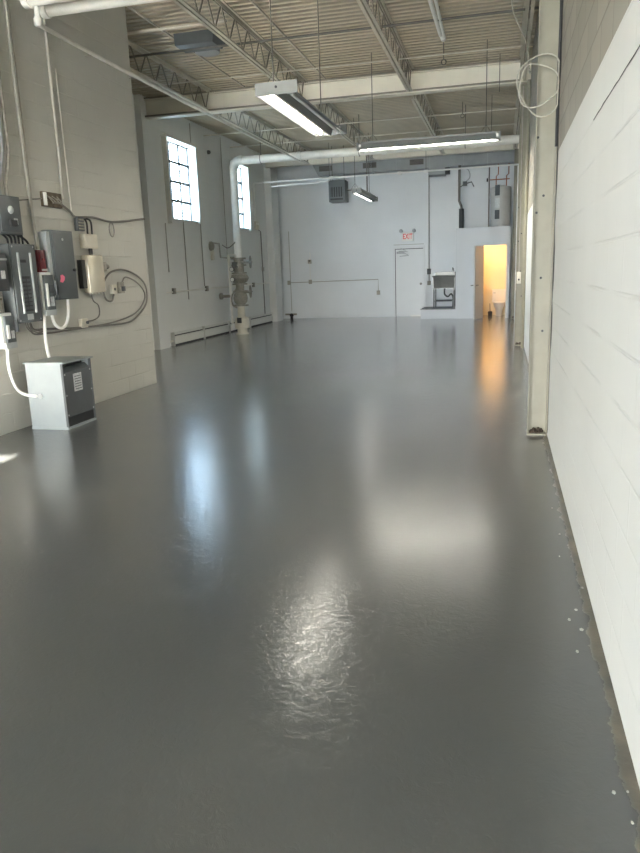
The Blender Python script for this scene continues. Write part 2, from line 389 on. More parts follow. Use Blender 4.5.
# ---- columns on the right wall
def column(y, label, xs=(.250, RX)):
    t = thing('steel_column', ((xs[0]+xs[1])/2, y, 0), label, 'column', 'steel columns along the right wall')
    d = .085; x0, x1 = xs[0], xs[1]-.002
    mb = MB().box(x0, x0+.010, y-d, y+d, .0, 4.74).box(x1-.010, x1, y-d, y+d, 0, 4.74).box(x0+.010, x1-.010, y-.006, y+.006, 0, 4.74)
    mb.build('shaft', 'column', t, smooth=False)
    MB().box(x0-.004, x1, y-d-.004, y+d+.004, 0, .014).build('base_plate', 'column', t, smooth=False)
    mb = MB()
    for k in range(14):
        px = x0+.03+random.random()*(x1-x0-.06); mb.lathe((px, y-.02-random.random()*.05, .013), [(.016, 0), (.022, .012), (.008, .022+.03*random.random())], 7)
    mb.build('rust_crumbs', 'rust', t)
    mb = MB()
    for z in (.95, 1.42, 1.98, 2.12, 2.6): mb.cyl((x0+.07+.05*math.sin(z*9), y-.0075, z), (x0+.07+.05*math.sin(z*9), y-.004, z), .011, 8)
    mb.build('bolt_hole', 'black', t)
    return t
c1 = column(6.72, 'beige steel column nearest the camera with wire looped round it')
c2 = column(14.42, 'beige steel column second along the right wall, carrying a small switch')
c3 = column(21.9, 'beige steel column farthest back beside the restroom', (.26, RX))
t = thing('toggle_switch', (.27, 14.3, 1.3), 'small metal toggle switch box on the face of the second column', 'switch')
MB().box(.262, .342, 14.285, 14.333, 1.19, 1.41, .006).build('box', 'cream', t); MB().box(.268, .336, 14.279, 14.285, 1.24, 1.37).build('face_plate', 'cream', t); MB().cyl((.302, 14.28, 1.27), (.302, 14.25, 1.262), .016, 10).build('toggle', 'black', t)
MB().tube([(.302, 14.31, 1.41), (.302, 14.31, 4.7)], .010, 8).build('feed_conduit', 'conduit', t)
mb = MB(); edge = [(6.63, 0.02), (6.63, 4.7)]; zz = 4.7
while zz > .02:                          # ragged line where the wall paint has peeled beside the column
    edge.append((6.60-.10*random.random()*(zz > .8)-.02, zz)); zz -= .05+.12*random.random()
tag(mb.prism(edge, 'X', RX-.002, RX+.001).build('peeled_edge', 'dark', smooth=False), 'ragged dark peeled strip of wall beside the nearest column', 'peeled paint')
mb = MB(); lo = [(2.3+.09*k, 2.2345-.0025*random.random()) for k in range(20)]; hi = [(y, z+.004+.004*random.random()) for y, z in lo]
tag(mb.prism(lo+hi[::-1], 'X', RX-.001, RX+.002).build('open_joint', 'dark', smooth=False), 'dark open mortar joint just below the paint line on the right wall', 'crack')
# wire coil round the near column
pts = []
for k in range(61):
    a = k/60*2*PI*2.0
    pts.append((.27+.17*math.cos(a)*(1+.10*math.sin(2.6*a)), 6.60-.02*math.cos(a)-.03*math.sin(3*a)-.004*a, 2.98+.215*math.sin(a)+.05*math.sin(a*.7)+.02*math.sin(2.3*a)))
pts = [(min(p[0], RX-.015), p[1], p[2]) for p in pts]
run('wire_coil', pts, .006, 'cord', 'loose loops of pale wire hung round the nearest column', 'wire', n=6)
run('hanging_wire', smooth_path([(.05, 9.6, 5.1), (.05, 9.6, 4.55), (.2, 9.0, 4.0), (.21, 7.6, 3.35), (.19, 6.75, 3.15)]), .008, 'cord', 'pale wire dropping from the deck to the coil on the nearest column', 'wire', n=6)
run('wall_cable', smooth_path([(RX-.012, 6.58, 4.7), (RX-.012, 6.6, 3.9), (RX-.012, 6.56, 3.45), (RX-.012, 6.61, 3.0), (RX-.012, 6.6, 2.5)]), .012, 'dark', 'dark cable stapled beside the nearest column against bare block', 'cable', n=6)
run('wall_conduit', [(RX-.02, 7.4, .0), (RX-.02, 7.4, 4.7)], .018, 'column', 'beige conduit standing just behind the nearest column', 'conduit', 'conduits along the right wall')
run('wall_conduit', [(RX-.04, 13.9, 0.0), (RX-.04, 13.9, 4.7)], .030, 'column', 'beige conduit standing just in front of the second column', 'conduit', 'conduits along the right wall')
run('wall_conduit', [(RX-.05, 21.2, 0.0), (RX-.05, 21.2, 4.2)], .035, 'wplast', 'white pipe standing in front of the farthest column', 'pipe', 'conduits along the right wall')

# ---- suspended lights
def strip_light(c, L, axis, rods, label, tube_mat, both, w=.38):
    x, y, z = c
    t = thing('fluorescent_light', c, label, 'light', 'hanging fluorescent lights')
    rv = -.08*(axis == 'Y')
    def P(u, v, h): return (x+v, y+u, z+h) if axis == 'Y' else (x+u, y-v, z+h)
    h = L/2; mb = MB()
    prof = [(-.5*w, -.06), (-.5*w+.012, -.06), (-.17*w, .045), (.17*w, .045), (.5*w-.012, -.06), (.5*w, -.06), (.19*w, .058), (-.19*w, .058)]
    A = [mb.bm.verts.new(P(-h, a, b)) for a, b in prof]; B = [mb.bm.verts.new(P(h, a, b)) for a, b in prof]; n = len(prof)
    for k in range(n): mb.bm.faces.new((A[k], A[(k+1)%n], B[(k+1)%n], B[k]))
    mb.bm.faces.new((A[0], A[1], A[2], A[7])); mb.bm.faces.new((A[2], A[3], A[6], A[7])); mb.bm.faces.new((A[3], A[4], A[5], A[6]))
    mb.bm.faces.new((B[0], B[1], B[2], B[7])); mb.bm.faces.new((B[2], B[3], B[6], B[7])); mb.bm.faces.new((B[3], B[4], B[5], B[6]))
    mb.build('reflector', 'refl', t, smooth=False)
    def bx(u0, u1, v0, v1, h0, h1, m=None):
        m = m or MB(); p, q = P(u0, v0, h0), P(u1, v1, h1)
        return m.box(min(p[0], q[0]), max(p[0], q[0]), min(p[1], q[1]), max(p[1], q[1]), h0+z, h1+z)
    bx(-h+.06, h-.06, -.07, .07, .050, .075).build('ballast_channel', 'refl', t, smooth=False)
    m_ = MB(); rr = [(-.10*w, .045), (.10*w, .045), (.012, -.072), (-.012, -.072)]
    A = [m_.bm.verts.new(P(-h+.02, a, b)) for a, b in rr]; B = [m_.bm.verts.new(P(h-.02, a, b)) for a, b in rr]; m_.bm.faces.new(A); m_.bm.faces.new(B[::-1])
    for k in range(4): m_.bm.faces.new((A[k], A[(k+1)%4], B[(k+1)%4], B[k]))
    m_.build('centre_ridge', 'refl', t, smooth=False)
    for s in (-1, 1):
        e = bx(s*h-.012, s*h+.012, -.5*w, .5*w, -.062, .062).build('end_plate', 'endgrey', t, smooth=False)
        MB().cyl(P(s*(h+.012), 0, .01), P(s*(h+.016), 0, .01), .014, 10).build('knockout', 'black', e)
    for s in (-1, 1):
        lit = both or s < 0
        MB().cyl(P(-h+.05, s*.27*w, -.035), P(h-.05, s*.27*w, -.035), .019, 12).build('tube', tube_mat if lit else 'tubeoff', t, label=None if lit else 'unlit tube')
        for e in (-1, 1): bx(e*(h-.04)-.018, e*(h-.04)+.018, s*.27*w-.024, s*.27*w+.024, -.055, .03).build('lamp_holder', 'wplast', t, smooth=False)
    for u in rods:
        k = MB().tube([P(u, rv, .062), P(u, rv, ZD-z)], .0075, 6).build('hanging_rod', 'darkrod', t)
        MB().tube([P(u, rv-.10, .06), P(u, rv, .20), P(u, rv+.10, .06)] if axis == 'Y' else [P(u-.10, rv, .06), P(u, rv, .20), P(u+.10, rv, .06)], .005, 5).build('hook', 'darkrod', k)
    return t
strip_light((-2.33, 8.85, 3.43), 2.45, 'Y', (-1.05, 1.05), 'hanging fluorescent light nearest the camera, seen end on with one lit tube', 'tube', False, .46)
strip_light((-1.30, 13.0, 3.66), 2.42, 'X', (-.95, .98), 'hanging fluorescent light set crosswise below the middle beam', 'tubewide', True, .22)
strip_light((-3.52, 19.1, 3.46), 2.42, 'Y', (-1.0, 1.0), 'small looking hanging fluorescent light farthest back, beside the unit heater', 'tubeback', False, .24)

# ---- water main with riser and valves at the left wall
RXp, RYp, RZ = -6.65, 17.74, 4.34
t = thing('sprinkler_riser', (RXp, RYp, 0), 'thick white riser pipe with weathered valves at the window wall, turning overhead across the room', 'riser pipe')
MB().cyl((RXp, RYp, 1.95), (RXp, RYp, RZ-.2), .098, 20).build('riser_pipe', 'wpipe', t)
arc = [(RXp+.2-.2*math.cos(a), RYp, RZ-.2+.2*math.sin(a)) for a in [PI/2*k/8 for k in range(9)]]
MB().tube(arc, .112, 20).build('elbow', 'wpipe', t)
MB().cyl((RXp+.2, RYp, RZ), (RX-.005, RYp, RZ), .098, 20).build('overhead_main', 'wpipe', t)
for x in (RXp+.22, -4.9, -2.8, -.7): MB().cyl((x-.05, RYp, RZ), (x+.05, RYp, RZ), .118, 20).build('coupling', 'wpipe', t)
for x in (-5.9, -3.4, -.9):
    k = MB().tube([(x, RYp, RZ+.1), (x, RYp, ZD)], .01, 6).build('hanger_rod', 'darkrod', t); MB().ring((x, RYp, RZ), (1, 0, 0), .108, .01, 20, 6).build('hanger_ring', 'darkrod', k)
MB().lathe((RXp, RYp, 0), [(.17, 0), (.17, .03), (.13, .04), (.13, .14), (.19, .16), (.19, .40), (.16, .44), (.10, .46), (.10, .75)], 20).build('floor_spigot', 'cream', t, label='cream floor spigot below the valves')
MB().box(RXp-.06, RXp+.06, RYp-.20, RYp-.18, .30, .44).build('inspection_plate', 'dark', t, smooth=False)
for z in (.75, 1.12, 1.30, 1.58, 1.78, 1.95): MB().cyl((RXp, RYp, z-.018), (RXp, RYp, z+.018), .20, 20).build('flange', 'valve', t)
MB().lathe((RXp, RYp, .77), [(.11, 0), (.17, .07), (.19, .17), (.17, .27), (.11, .35)], 20).build('lower_valve_body', 'valve', t)
MB().lathe((RXp, RYp, 1.30), [(.10, 0), (.20, .06), (.25, .15), (.20, .24), (.10, .28)], 20).build('alarm_valve_body', 'valve', t)
MB().cyl((RXp, RYp, 1.14), (RXp, RYp, 1.28), .11, 16).build('spool', 'valve', t)
MB().cyl((RXp, RYp, 1.60), (RXp, RYp, 1.95), .13, 16).build('upper_valve_body', 'valve', t)
for z, dx in ((1.85, .34), (1.10, .30)):
    k = MB().cyl((RXp, RYp-.05, z), (RXp+dx, RYp-.05, z), .035, 10).build('valve_stem', 'valve', t)
    w = MB().ring((RXp+dx, RYp-.05, z), (1, .2, 0), .15, .016, 22, 7)
    for q in range(4):
        a = q*PI/2; w.tube([(RXp+dx, RYp-.05, z), (RXp+dx, RYp-.05+.15*math.cos(a), z+.15*math.sin(a))], .012, 6)
    w.build('handwheel', 'valve', k)
MB().tube([(RXp-.22, RYp-.12, 0.28), (RXp-.22, RYp-.12, 2.05), (RXp, RYp-.05, 2.05)], .035, 10).build('drain_pipe', 'wpipe', t)
MB().tube([(RXp-.22, RYp-.12, 1.0), (RXp-.46, RYp-.12, 1.0)], .04, 10).tube([(RXp-.46, RYp-.12, 1.0), (RXp-.52, RYp-.12, 1.0)], .085, 12).build('test_valve', 'valve', t)
MB().tube(smooth_path([(RXp-.02, RYp-.2, 1.2), (RXp-.14, RYp-.26, 1.0), (RXp-.12, RYp-.28, .78), (RXp-.02, RYp-.24, .70)]), .022, 8).build('trim_pipe', 'valve', t)
for z in (1.42, 1.68):
    k = MB().cyl((RXp-.10, RYp-.22, z), (RXp-.10, RYp-.27, z), .06, 16).build('pressure_gauge', 'black', t); MB().cyl((RXp-.10, RYp-.27, z), (RXp-.10, RYp-.274, z), .05, 16).build('dial', 'wplast', k)
MB().box(RXp-.10, RXp+.02, RYp-.24, RYp-.12, 1.72, 1.86).build('alarm_switch', 'darkrod', t)
MB().tube(smooth_path([(RXp-.35, RYp-.2, 2.30), (RXp-.2, RYp-.18, 2.22), (RXp-.05, RYp-.14, 2.32), (RXp-.03, RYp-.10, 2.36)]), .014, 7).build('alarm_wire', 'cable', t)
# bell on wall with its pipe
t = thing('alarm_bell', (LF+.06, 17.5, 2.0), 'narrow weathered water alarm unit on the window wall left of the riser', 'alarm')
MB().lathe((LF, 17.52, 2.28), [(.12, 0), (.12, .05), (.07, .09), (.02, .10)], 18, 'X').build('gong', 'valve', t)
MB().box(LF, LF+.07, 17.49, 17.60, 1.93, 2.2, .01).build('bracket', 'cream', t)
MB().tube([(LF+.05, 17.6, 2.36), (LF+.05, 18.0, 2.36), (LF+.05, 18.05, 2.0), (LF+.3, 17.85, 1.98), (RXp, 17.8, 1.98)], .022, 8).build('feed_pipe', 'conduit', t)

# thick white pipes overhead at the near left
PY = (6.92, 7.28)
for yy, z, r, l, x0 in ((PY[0], 4.32, .075, 'thick white pipe overhead at left, the nearer one with the capped end', -4.70), (PY[1], 4.33, .062, 'thick white pipe overhead at left, behind the capped one', -4.74)):
    t = thing('overhead_pipe', (x0, yy, z), l, 'pipe', 'thick white pipes overhead')
    MB().cyl((x0, yy, z), (RX-.01, yy, z), r, 18).build('pipe', 'wpipe', t)
    MB().cyl((x0-.02, yy, z), (x0+.05, yy, z), r+.014, 18).build('end_cap', 'wpipe', t)
    for x in (-4.4, -2.2, -.2):
        MB().tube([(x, yy, z+r), (x, yy, ZD)], .008, 6).build('hanger_rod', 'darkrod', t)
t = thing('branch_pipe', (-4.72, 7.0, 4.1), 'slim white pipe running along the projecting wall top to the far joists', 'pipe')
MB().tube([(-4.60, 6.93, 4.28), (-4.60, 6.93, 4.13)], .026, 10).build('drop', 'wpipe', t)
MB().lathe((-4.60, 6.93, 4.06), [(.03, 0), (.042, .02), (.042, .07), (.03, .09)], 12).build('elbow', 'wpipe', t)
MB().tube([(-4.60, 6.93, 4.09), (-4.82, 7.35, 4.2), (-4.86, 9.0, 4.2), (-4.86, 17.6, 4.2)], .024, 10).build('pipe', 'wpipe', t)
for yy in (8.4, 9.48): MB().tube([(LX+.005, yy, 4.2), (-4.86, yy, 4.2)], .008, 6).build('clip', 'conduit', t)
t = thing('pipe_stub', (-.95, 11.0, 4.85), 'pair of short white pipes hanging under the deck at top centre', 'pipe')
for dx, yend, r in ((-.05, 11.75, .028), (.04, 11.9, .022)):
    MB().cyl((-.95+dx, 9.2, 4.95), (-.95+dx*.5, yend, 4.95), r, 10).build('pipe', 'wplast', t)
MB().cyl((-.95, 11.85, 4.95), (-.95, 11.95, 4.95), .04, 10).build('end_cap', 'wplast', t)
for yy in (9.5, 11.2): MB().tube([(-.95, yy, 4.95), (-.95, yy, ZD)], .008, 6).build('hanger_rod', 'darkrod', t)

# ceiling fan housing
t = thing('roof_fan', (-4.55, 11.2, 4.7), 'dark grey square roof fan housing with a round collar, under the deck', 'fan')
mb = MB(); A = [mb.bm.verts.new(p) for p in ((-5.03, 11.15, 5.06), (-4.40, 11.15, 5.06), (-4.40, 11.55, 5.06), (-5.03, 11.55, 5.06))]; B = [mb.bm.verts.new(p) for p in ((-4.95, 10.95, ZD), (-4.3, 10.95, ZD), (-4.3, 11.55, ZD), (-4.95, 11.55, ZD))]
mb.bm.faces.new(A[::-1]); mb.bm.faces.new(B)
for k in range(4): mb.bm.faces.new((A[k], A[(k+1)%4], B[(k+1)%4], B[k]))
mb.build('housing', 'gheater', t, smooth=False)
MB().lathe((-4.72, 11.72, 5.07), [(.18, 0), (.20, .01), (.20, .09), (.17, .10)], 28).build('collar', 'duct', t)
# hooks/hangers under the deck
for i, (x, y, z, l) in enumerate(((-1.02, 12.9, 4.85, 'small dark hanger hook under the deck before the middle beam'), (-.95, 17.4, 4.85, 'small dark hanger hook under the deck beyond the middle beam'))):
    t = thing('hanger_hook', (x, y, z), l, 'hook', 'hanger hooks'); MB().tube([(x, y, ZD), (x, y, z+.06)], .008, 6).build('rod', 'darkrod', t); MB().ring((x, y, z+.02), (0, 1, 0), .04, .009, 14, 6).build('ring', 'darkrod', t)
for i, (x, y, z, l) in enumerate(((-.12, 13.9, 4.55, 'short threaded rod hanging in front of the middle beam at right'), (-.3, 17.0, 4.3, 'short threaded rod hanging beyond the middle beam at right'))):
    run('threaded_rod', [(x, y, z), (x, y, ZD)], .007, 'darkrod', l, 'rod', 'threaded rods', n=6)

# long conduit across the back and its drop to a switch on the left wall
t = thing('crossing_conduit', (-3.4, 21.1, 4.2), 'long white conduit strung across the room in front of the back duct', 'conduit')
MB().tube([(LF+.025, 21.1, 3.05), (LF+.025, 21.1, 4.17), (LF+.07, 21.1, 4.2), (RX-.01, 21.1, 4.22)], .024, 8).build('pipe', 'wplast', t)
for x in (-4.9, -2.9, -2.15): MB().box(x-.05, x+.05, 21.05, 21.15, 4.16, 4.24).build('clamp', 'wplast', t, smooth=False)
for x in (-4.95, -3.8, -2.15): MB().tube([(x, 21.1, 4.24), (x, 21.1, ZD)], .007, 6).build('hanger_rod', 'darkrod', t)
MB().tube([(-6.6, 20.7, 4.02), (-4.9, 20.7, 4.06), (-4.9, 21.1, 4.18)], .02, 8).build('branch', 'wplast', t)
t = thing('wall_switch', (LF+.03, 21.2, 2.86), 'pale switch box with conduit tail on the window wall past the second window', 'switch box')
MB().box(LF, LF+.06, 21.02, 21.32, 2.86, 3.1, .008).build('box', 'cream', t); MB().box(LF+.06, LF+.075, 21.06, 21.12, 3.0, 3.06).box(LF+.06, LF+.075, 21.2, 21.26, 3.0, 3.06).build('button', 'wplast', t, smooth=False)
MB().tube([(LF+.02, 21.3, 2.87), (LF+.02, 21.55, 2.82), (LF+.02, 21.58, .3)], .014, 8).build('tail_conduit', 'cable', t)
MB().box(LF, LF+.05, 21.53, 21.63, 1.62, 1.74, .005).build('junction_box', 'conduit', t)

# conduits on the window wall
t = thing('wall_conduit', (LF+.03, 18.6, 1.22), 'low horizontal conduit with small boxes along the window wall', 'conduit')
MB().tube([(LF+.02, 14.55, 1.2), (LF+.02, 22.19, 1.25)], .016, 8).build('pipe', 'wpipe', t)
for y in (15.15, 17.05, 20.6): MB().box(LF, LF+.055, y-.06, y+.06, 1.16, 1.29, .006).build('junction_box', 'valve', t)
for y, z0, z1, l in ((15.0, 1.65, 2.72, 'thin conduit below the left edge of the first window'), (15.95, 1.0, 2.8, 'thin conduit below the middle of the first window'), (16.95, 1.29, 2.8, 'thin conduit dropping from the first window to a junction box'), (18.63, 1.9, 5.1, 'tall thin conduit rising to the deck between the two windows'), (16.7, 4.65, 5.1, 'short conduit rising from the first window head to the deck')):
    run('window_wall_conduit', [(LF+.014, y, z0), (LF+.014, y, z1)], .012, 'conduit', l, 'conduit', 'conduits on the window wall')
t = thing('wall_anchor', (LF+.03, 17.75, 4.6), 'small dark knob high on the window wall between windows', 'fitting'); MB().lathe((LF, 17.75, 4.6), [(.05, 0), (.05, .04), (.03, .07)], 12, 'X').build('anchor_plate', 'darkrod', t)
# baseboard heaters
secs = ((14.85, 16.56, 'beneath the first window'), (16.58, 18.3, 'left of the riser foot'), (18.32, 19.95, 'behind the riser foot'), (20.0, 22.15, 'nearest the back corner'))
for y0, y1, w in secs:
    t = thing('baseboard_heater', (LF+.05, (y0+y1)/2, .0), 'low white baseboard heater section %s' % w, 'heater', 'baseboard heater sections')
    MB().prism([(LF, .035), (LF+.085, .035), (LF+.09, .055), (LF+.09, .20), (LF+.075, .215), (LF, .215)], 'Y', y0+.012, y1-.012).build('cover', 'heater', t, smooth=False)
    MB().box(LF, LF+.045, y0+.012, y1-.012, .24, .30).build('back_panel', 'heater', t, smooth=False)
    MB().box(LF, LF+.06, y0+.03, y1-.03, .215, .24).build('fin_slot', 'dark', t, smooth=False)
    MB().box(LF, LF+.07, y0+.02, y1-.02, 0, .035).build('toe_shade', 'dark', t, smooth=False)  # dark strip painted for the shade under the cover
    for y in (y0, y1-.012): MB().box(LF, LF+.10, y, y+.012, .0, .305).build('end_cap', 'heater', t, smooth=False)
run('heater_pipe', [(LF+.05, 14.58, .10), (LF+.05, 14.85, .11)], .025, 'cream', 'short heating pipe entering the first baseboard heater', 'pipe')

# ------------------------------------------------------------------ back wall
# exit door
dx0, dx1, dz1 = -3.40, -2.50, 2.20
r = bpy.data.objects.new('door_1', None); COL.objects.link(r); r.location = ((dx0+dx1)/2, YB, 0); WORLD[r.name] = Vector(r.location); struct(r, 'white exit door in the back wall below the exit sign', 'door')
MB().box(dx0+.01, dx1, YB-.035, YB-.002, .015, dz1-.04).build('leaf', 'doorp', r, smooth=False)
MB().box(dx0-.008, dx0+.01, YB-.04, YB-.001, .0, dz1-.02).box(dx0+.01, dx1, YB-.04, YB-.001, dz1-.04, dz1-.02).build('door_gap_shade', 'dark', r, smooth=False)  # dark strips stand in for shade between leaf and frame
mb = MB().box(dx0-.06, dx0-.008, YB-.06, YB, 0, dz1+.05).box(dx1+.008, dx1+.06, YB-.06, YB, 0, dz1+.05).box(dx0-.008, dx1+.008, YB-.06, YB, dz1-.02, dz1+.05)
mb.build('door_frame', 'doorp', r, smooth=False)
MB().cyl((dx1-.07, YB-.035, 1.05), (dx1-.07, YB-.08, 1.05), .022, 12).lathe((dx1-.07, YB-.085, 1.05), [(.035, -.025), (.04, 0), (.03, .015)], 14, 'Y').build('door_knob', 'brass', r)
k = MB().box(dx0+.05, dx0+.30, YB-.10, YB-.036, 2.02, 2.09, .006).build('door_closer', 'galv', r)
MB().tube([(dx0+.12, YB-.08, 2.10), (dx0+.42, YB-.20, 2.08), (dx0+.2, YB-.06, 2.185)], .013, 6).tube([(dx0+.3, YB-.09, 2.04), (dx0+.45, YB-.12, 1.96), (dx0+.15, YB-.1, 1.94)], .012, 6).build('closer_arm', 'galv', k)
MB().box(dx1-.42, dx1-.02, YB-.039, YB-.035, .0, .05).build('painted_light_leak', 'wplast', r, smooth=False)  # white strip in place of light leaking under the door
MB().box(dx0-.05, dx1+.02, YB-.03, YB, 2.30, 2.315).build('header_strip', 'conduit', r, smooth=False)
# exit sign
t = thing('exit_sign', (-3.0, YB-.05, 2.42), 'white exit sign with red letters above the back door', 'sign')
MB().box(-3.18, -2.80, YB-.07, YB, 2.41, 2.69, .008).build('housing', 'wplast', t)
for s in (-1, 1):
    k = MB().cyl((-2.99+s*.20, YB-.05, 2.68), (-2.99+s*.20, YB-.05, 2.74), .015, 8).build('lamp_stem', 'galv', t)
    MB().lathe((-2.99+s*.21, YB-.13, 2.73), [(.035, 0), (.06, .03), (.055, .09), (.03, .11)], 16, 'Y').build('lamp_head', 'galv', k)
cu = bpy.data.curves.new('exit_text', 'FONT'); cu.body = 'EXIT'; cu.size = .185; cu.align_x = 'CENTER'; cu.align_y = 'CENTER'; cu.extrude = .003; cu.offset = .004; cu.space_character = 1.02
to = bpy.data.objects.new('exit_text', cu); COL.objects.link(to)
dg = bpy.context.evaluated_depsgraph_get(); me = bpy.data.meshes.new_from_object(to.evaluated_get(dg)); bpy.data.objects.remove(to)
me.transform(Matrix.Translation((.01, -.023, .13)) @ Matrix.Rotation(PI/2, 4, 'X') @ Matrix.Diagonal((.80, 1.25, 1, 1)))
me.materials.clear(); me.materials.append(M['redletter']); o = bpy.data.objects.new('letters', me); COL.objects.link(o); o.parent = t; o['label'] = 'red EXIT letters'
# conduits on the back wall
t = thing('back_wall_conduit', (-5.6, YB-.02, 1.2), 'horizontal conduit with two drops along the back wall, left of the door', 'conduit')
MB().tube([(LF+.22, YB-.015, 1.21), (-3.98, YB-.015, 1.23), (-3.98, YB-.015, .82)], .012, 8).build('pipe', 'conduit', t)
MB().tube([(-6.3, YB-.015, 1.22), (-6.3, YB-.015, 1.85)], .009, 8).build('riser', 'wpipe', t)
for x, z in ((-6.3, 1.22), (-3.98, .80), (-7.05, 1.21)): MB().box(x-.055, x+.055, YB-.05, YB, z-.07, z+.07, .005).build('junction_box', 'conduit', t)
t = thing('thermostat', (-6.3, YB, 1.82), 'small wall thermostat box on the back wall left of the door', 'thermostat')
MB().box(-6.36, -6.24, YB-.05, YB, 1.82, 1.95, .006).build('case', 'conduit', t); MB().box(-6.33, -6.27, YB-.055, YB-.05, 1.89, 1.93).build('dial_window', 'black', t, smooth=False); MB().tube([(-6.3, YB-.02, 1.95), (-6.27, YB-.02, 2.08), (-6.3, YB-.02, 2.2)], .012, 6).build('wire', 'wplast', t)
t = thing('switch_drop', (-2.31, YB-.02, 1.05), 'tall thin conduit dropping to two small boxes right of the door', 'conduit')
MB().tube([(-2.31, YB-.015, 1.06), (-2.31, YB-.015, 4.5)], .014, 8).build('pipe', 'darkrod', t)
MB().box(-2.37, -2.25, YB-.06, YB, 1.34, 1.52, .006).build('switch_box', 'dgrey', t); MB().box(-2.365, -2.255, YB-.05, YB, 1.0, 1.13, .006).build('outlet_box', 'valve', t)
run('corner_conduit', [(-7.0, YB-.015, .25), (-7.0, YB-.015, 2.9)], .010, 'conduit', 'thin vertical conduit in the back left corner', 'conduit')
t = thing('floor_valve', (-6.98, YB-.12, 0), 'small dark pipe fitting on the floor in the back left corner', 'fitting')
MB().lathe((-6.98, YB-.12, 0), [(.05, 0), (.05, .08), (.07, .09), (.07, .15), (.03, .18)], 12).build('body', 'dark', t); MB().cyl((-7.2, YB-.12, .15), (-6.8, YB-.12, .15), .03, 10).build('pipe', 'valve', t)
# duct with grilles along the back
t = thing('supply_duct', (-2.6, 22.9, 4.5), 'grey rectangular air duct with dark grilles along the top of the back wall', 'duct')
MB().prism([(-5.95, 4.98), (-5.7, 4.50), (RX-.01, 4.50), (RX-.01, 4.98)], 'Y', 22.75, 23.3).build('duct_body', 'duct', t, smooth=False)
for x in (-4.0, -2.2, -.5): MB().box(x-.012, x+.012, 22.735, 23.31, 4.485, 4.99).build('seam_flange', 'galv', t, smooth=False)
for x in (-5.45, -4.05, -2.6):
    g = MB().box(x-.21, x+.21, 22.735, 22.752, 4.62, 4.78).build('grille', 'darkrod', t, smooth=False)
    mb = MB()
    for q in range(4): mb.box(x-.19, x+.19, 22.728, 22.737, 4.64+q*.035, 4.65+q*.035)
    mb.build('louver', 'black', g, smooth=False)
for x in (-5.3, -3.2, -1.2): MB().tube([(x, 22.72, 4.5), (x, 22.72, ZD)], .009, 6).build('hanger_strap', 'galv', t)
# unit heater
t = thing('unit_heater', (-4.82, 21.6, 3.56), 'dark grey box unit heater hanging below the duct', 'heater')
MB().box(-5.07, -4.57, 21.45, 21.95, 3.56, 4.18, .012).build('case', 'gheater', t)
MB().box(-5.03, -4.62, 21.44, 21.452, 3.70, 3.98).build('grille_opening', 'dark', t, smooth=False)
mb = MB()
for q in range(6): mb.box(-5.01+q*.072, -4.985+q*.072, 21.425, 21.445, 3.70, 3.98)
mb.build('louvers', 'gheater', t, smooth=False)
MB().box(-5.02, -4.64, 21.435, 21.452, 3.61, 3.66).build('lower_slot', 'dark', t, smooth=False)
for x in (-5.0, -4.64): MB().tube([(x, 21.7, 4.18), (x, 21.7, ZD)], .009, 6).build('hanger_rod', 'darkrod', t)
MB().tube([(-4.57, 21.7, 3.9), (-4.1, 21.7, 3.88), (-3.95, 21.7, 3.75), (-3.95, 21.7, ZD)], .02, 8).build('gas_pipe', 'darkrod', t)
t = thing('duct_box', (-2.0, 22.9, 4.3), 'flat grey metal box under the duct near the restroom', 'box')
MB().box(-2.25, -1.75, 22.75, 23.3, 4.30, 4.5).build('case', 'duct', t, smooth=False); MB().box(-1.75, -1.62, 22.8, 23.1, 4.32, 4.49).build('motor', 'dark', t, smooth=False)

# ------------------------------------------------------------------ restroom block
PX0, PX1, PYr, PZ = -1.37, .20, 22.1, 2.63
ox0, ox1, oz = -.55, .10, 2.13
mb = MB().box(PX0, ox0, PYr, PYr+.1, 0, PZ).box(ox1, PX1, PYr, PYr+.1, 0, PZ).box(ox0, ox1, PYr, PYr+.1, oz, PZ).box(PX0, PX0+.1, PYr+.1, YB, 0, PZ).box(PX1-.04, PX1, PYr+.1, YB, 0, PZ)
mb.box(PX0, PX1, PYr, YB, PZ, PZ+.03)
struct(mb.build('wall_restroom', 'drywall', origin=(0, 0, 0), smooth=False), 'white restroom partition with flat top', 'wall')
mb = MB().box(PX0+.1, PX1-.04, YB-.012, YB-.001, 0, 2.6).box(PX0+.1, PX0+.112, PYr+.1, YB-.012, 0, 2.6).box(PX1-.052, PX1-.04, PYr+.1, YB-.012, 0, 2.6).box(PX0+.112, PX1-.052, PYr+.1, YB-.012, 2.58, 2.6)
struct(mb.build('wall_restroom_inside', 'restpaint', origin=(0, 0, 0), smooth=False), 'cream painted restroom interior', 'wall')
struct(MB().box(PX0+.112, PX1-.052, YB-.03, YB-.012, 0, .11).build('baseboard_restroom', 'restpaint', smooth=False), 'low baseboard in the restroom', 'baseboard')
mb = MB().box(ox0-.05, ox0, PYr-.015, PYr+.1, 0, oz+.05).box(ox1, ox1+.05, PYr-.015, PYr+.1, 0, oz+.05).box(ox0, ox1, PYr-.015, PYr+.1, oz, oz+.05)
struct(mb.build('trim_1', 'drywall', smooth=False), 'white restroom door casing', 'trim')
r = bpy.data.objects.new('door_2', None); COL.objects.link(r); r.location = (ox0-.02, PYr-.02, 0); WORLD[r.name] = Vector((0, 0, 0)); struct(r, 'grey restroom door standing open towards the room', 'door')
MB().box(-.66, 0, -.02, .02, .012, oz-.01).build('leaf', 'doorg', r, smooth=False)
MB().cyl((-.60, -.02, 1.0), (-.60, -.08, 1.0), .014, 10).box(-.66, -.56, -.095, -.07, .985, 1.015).build('door_handle', 'brass', r)
MB().cyl((-.60, .02, 1.0), (-.60, .08, 1.0), .014, 10).box(-.72, -.58, .06, .085, .985, 1.015).build('door_handle', 'brass', r)
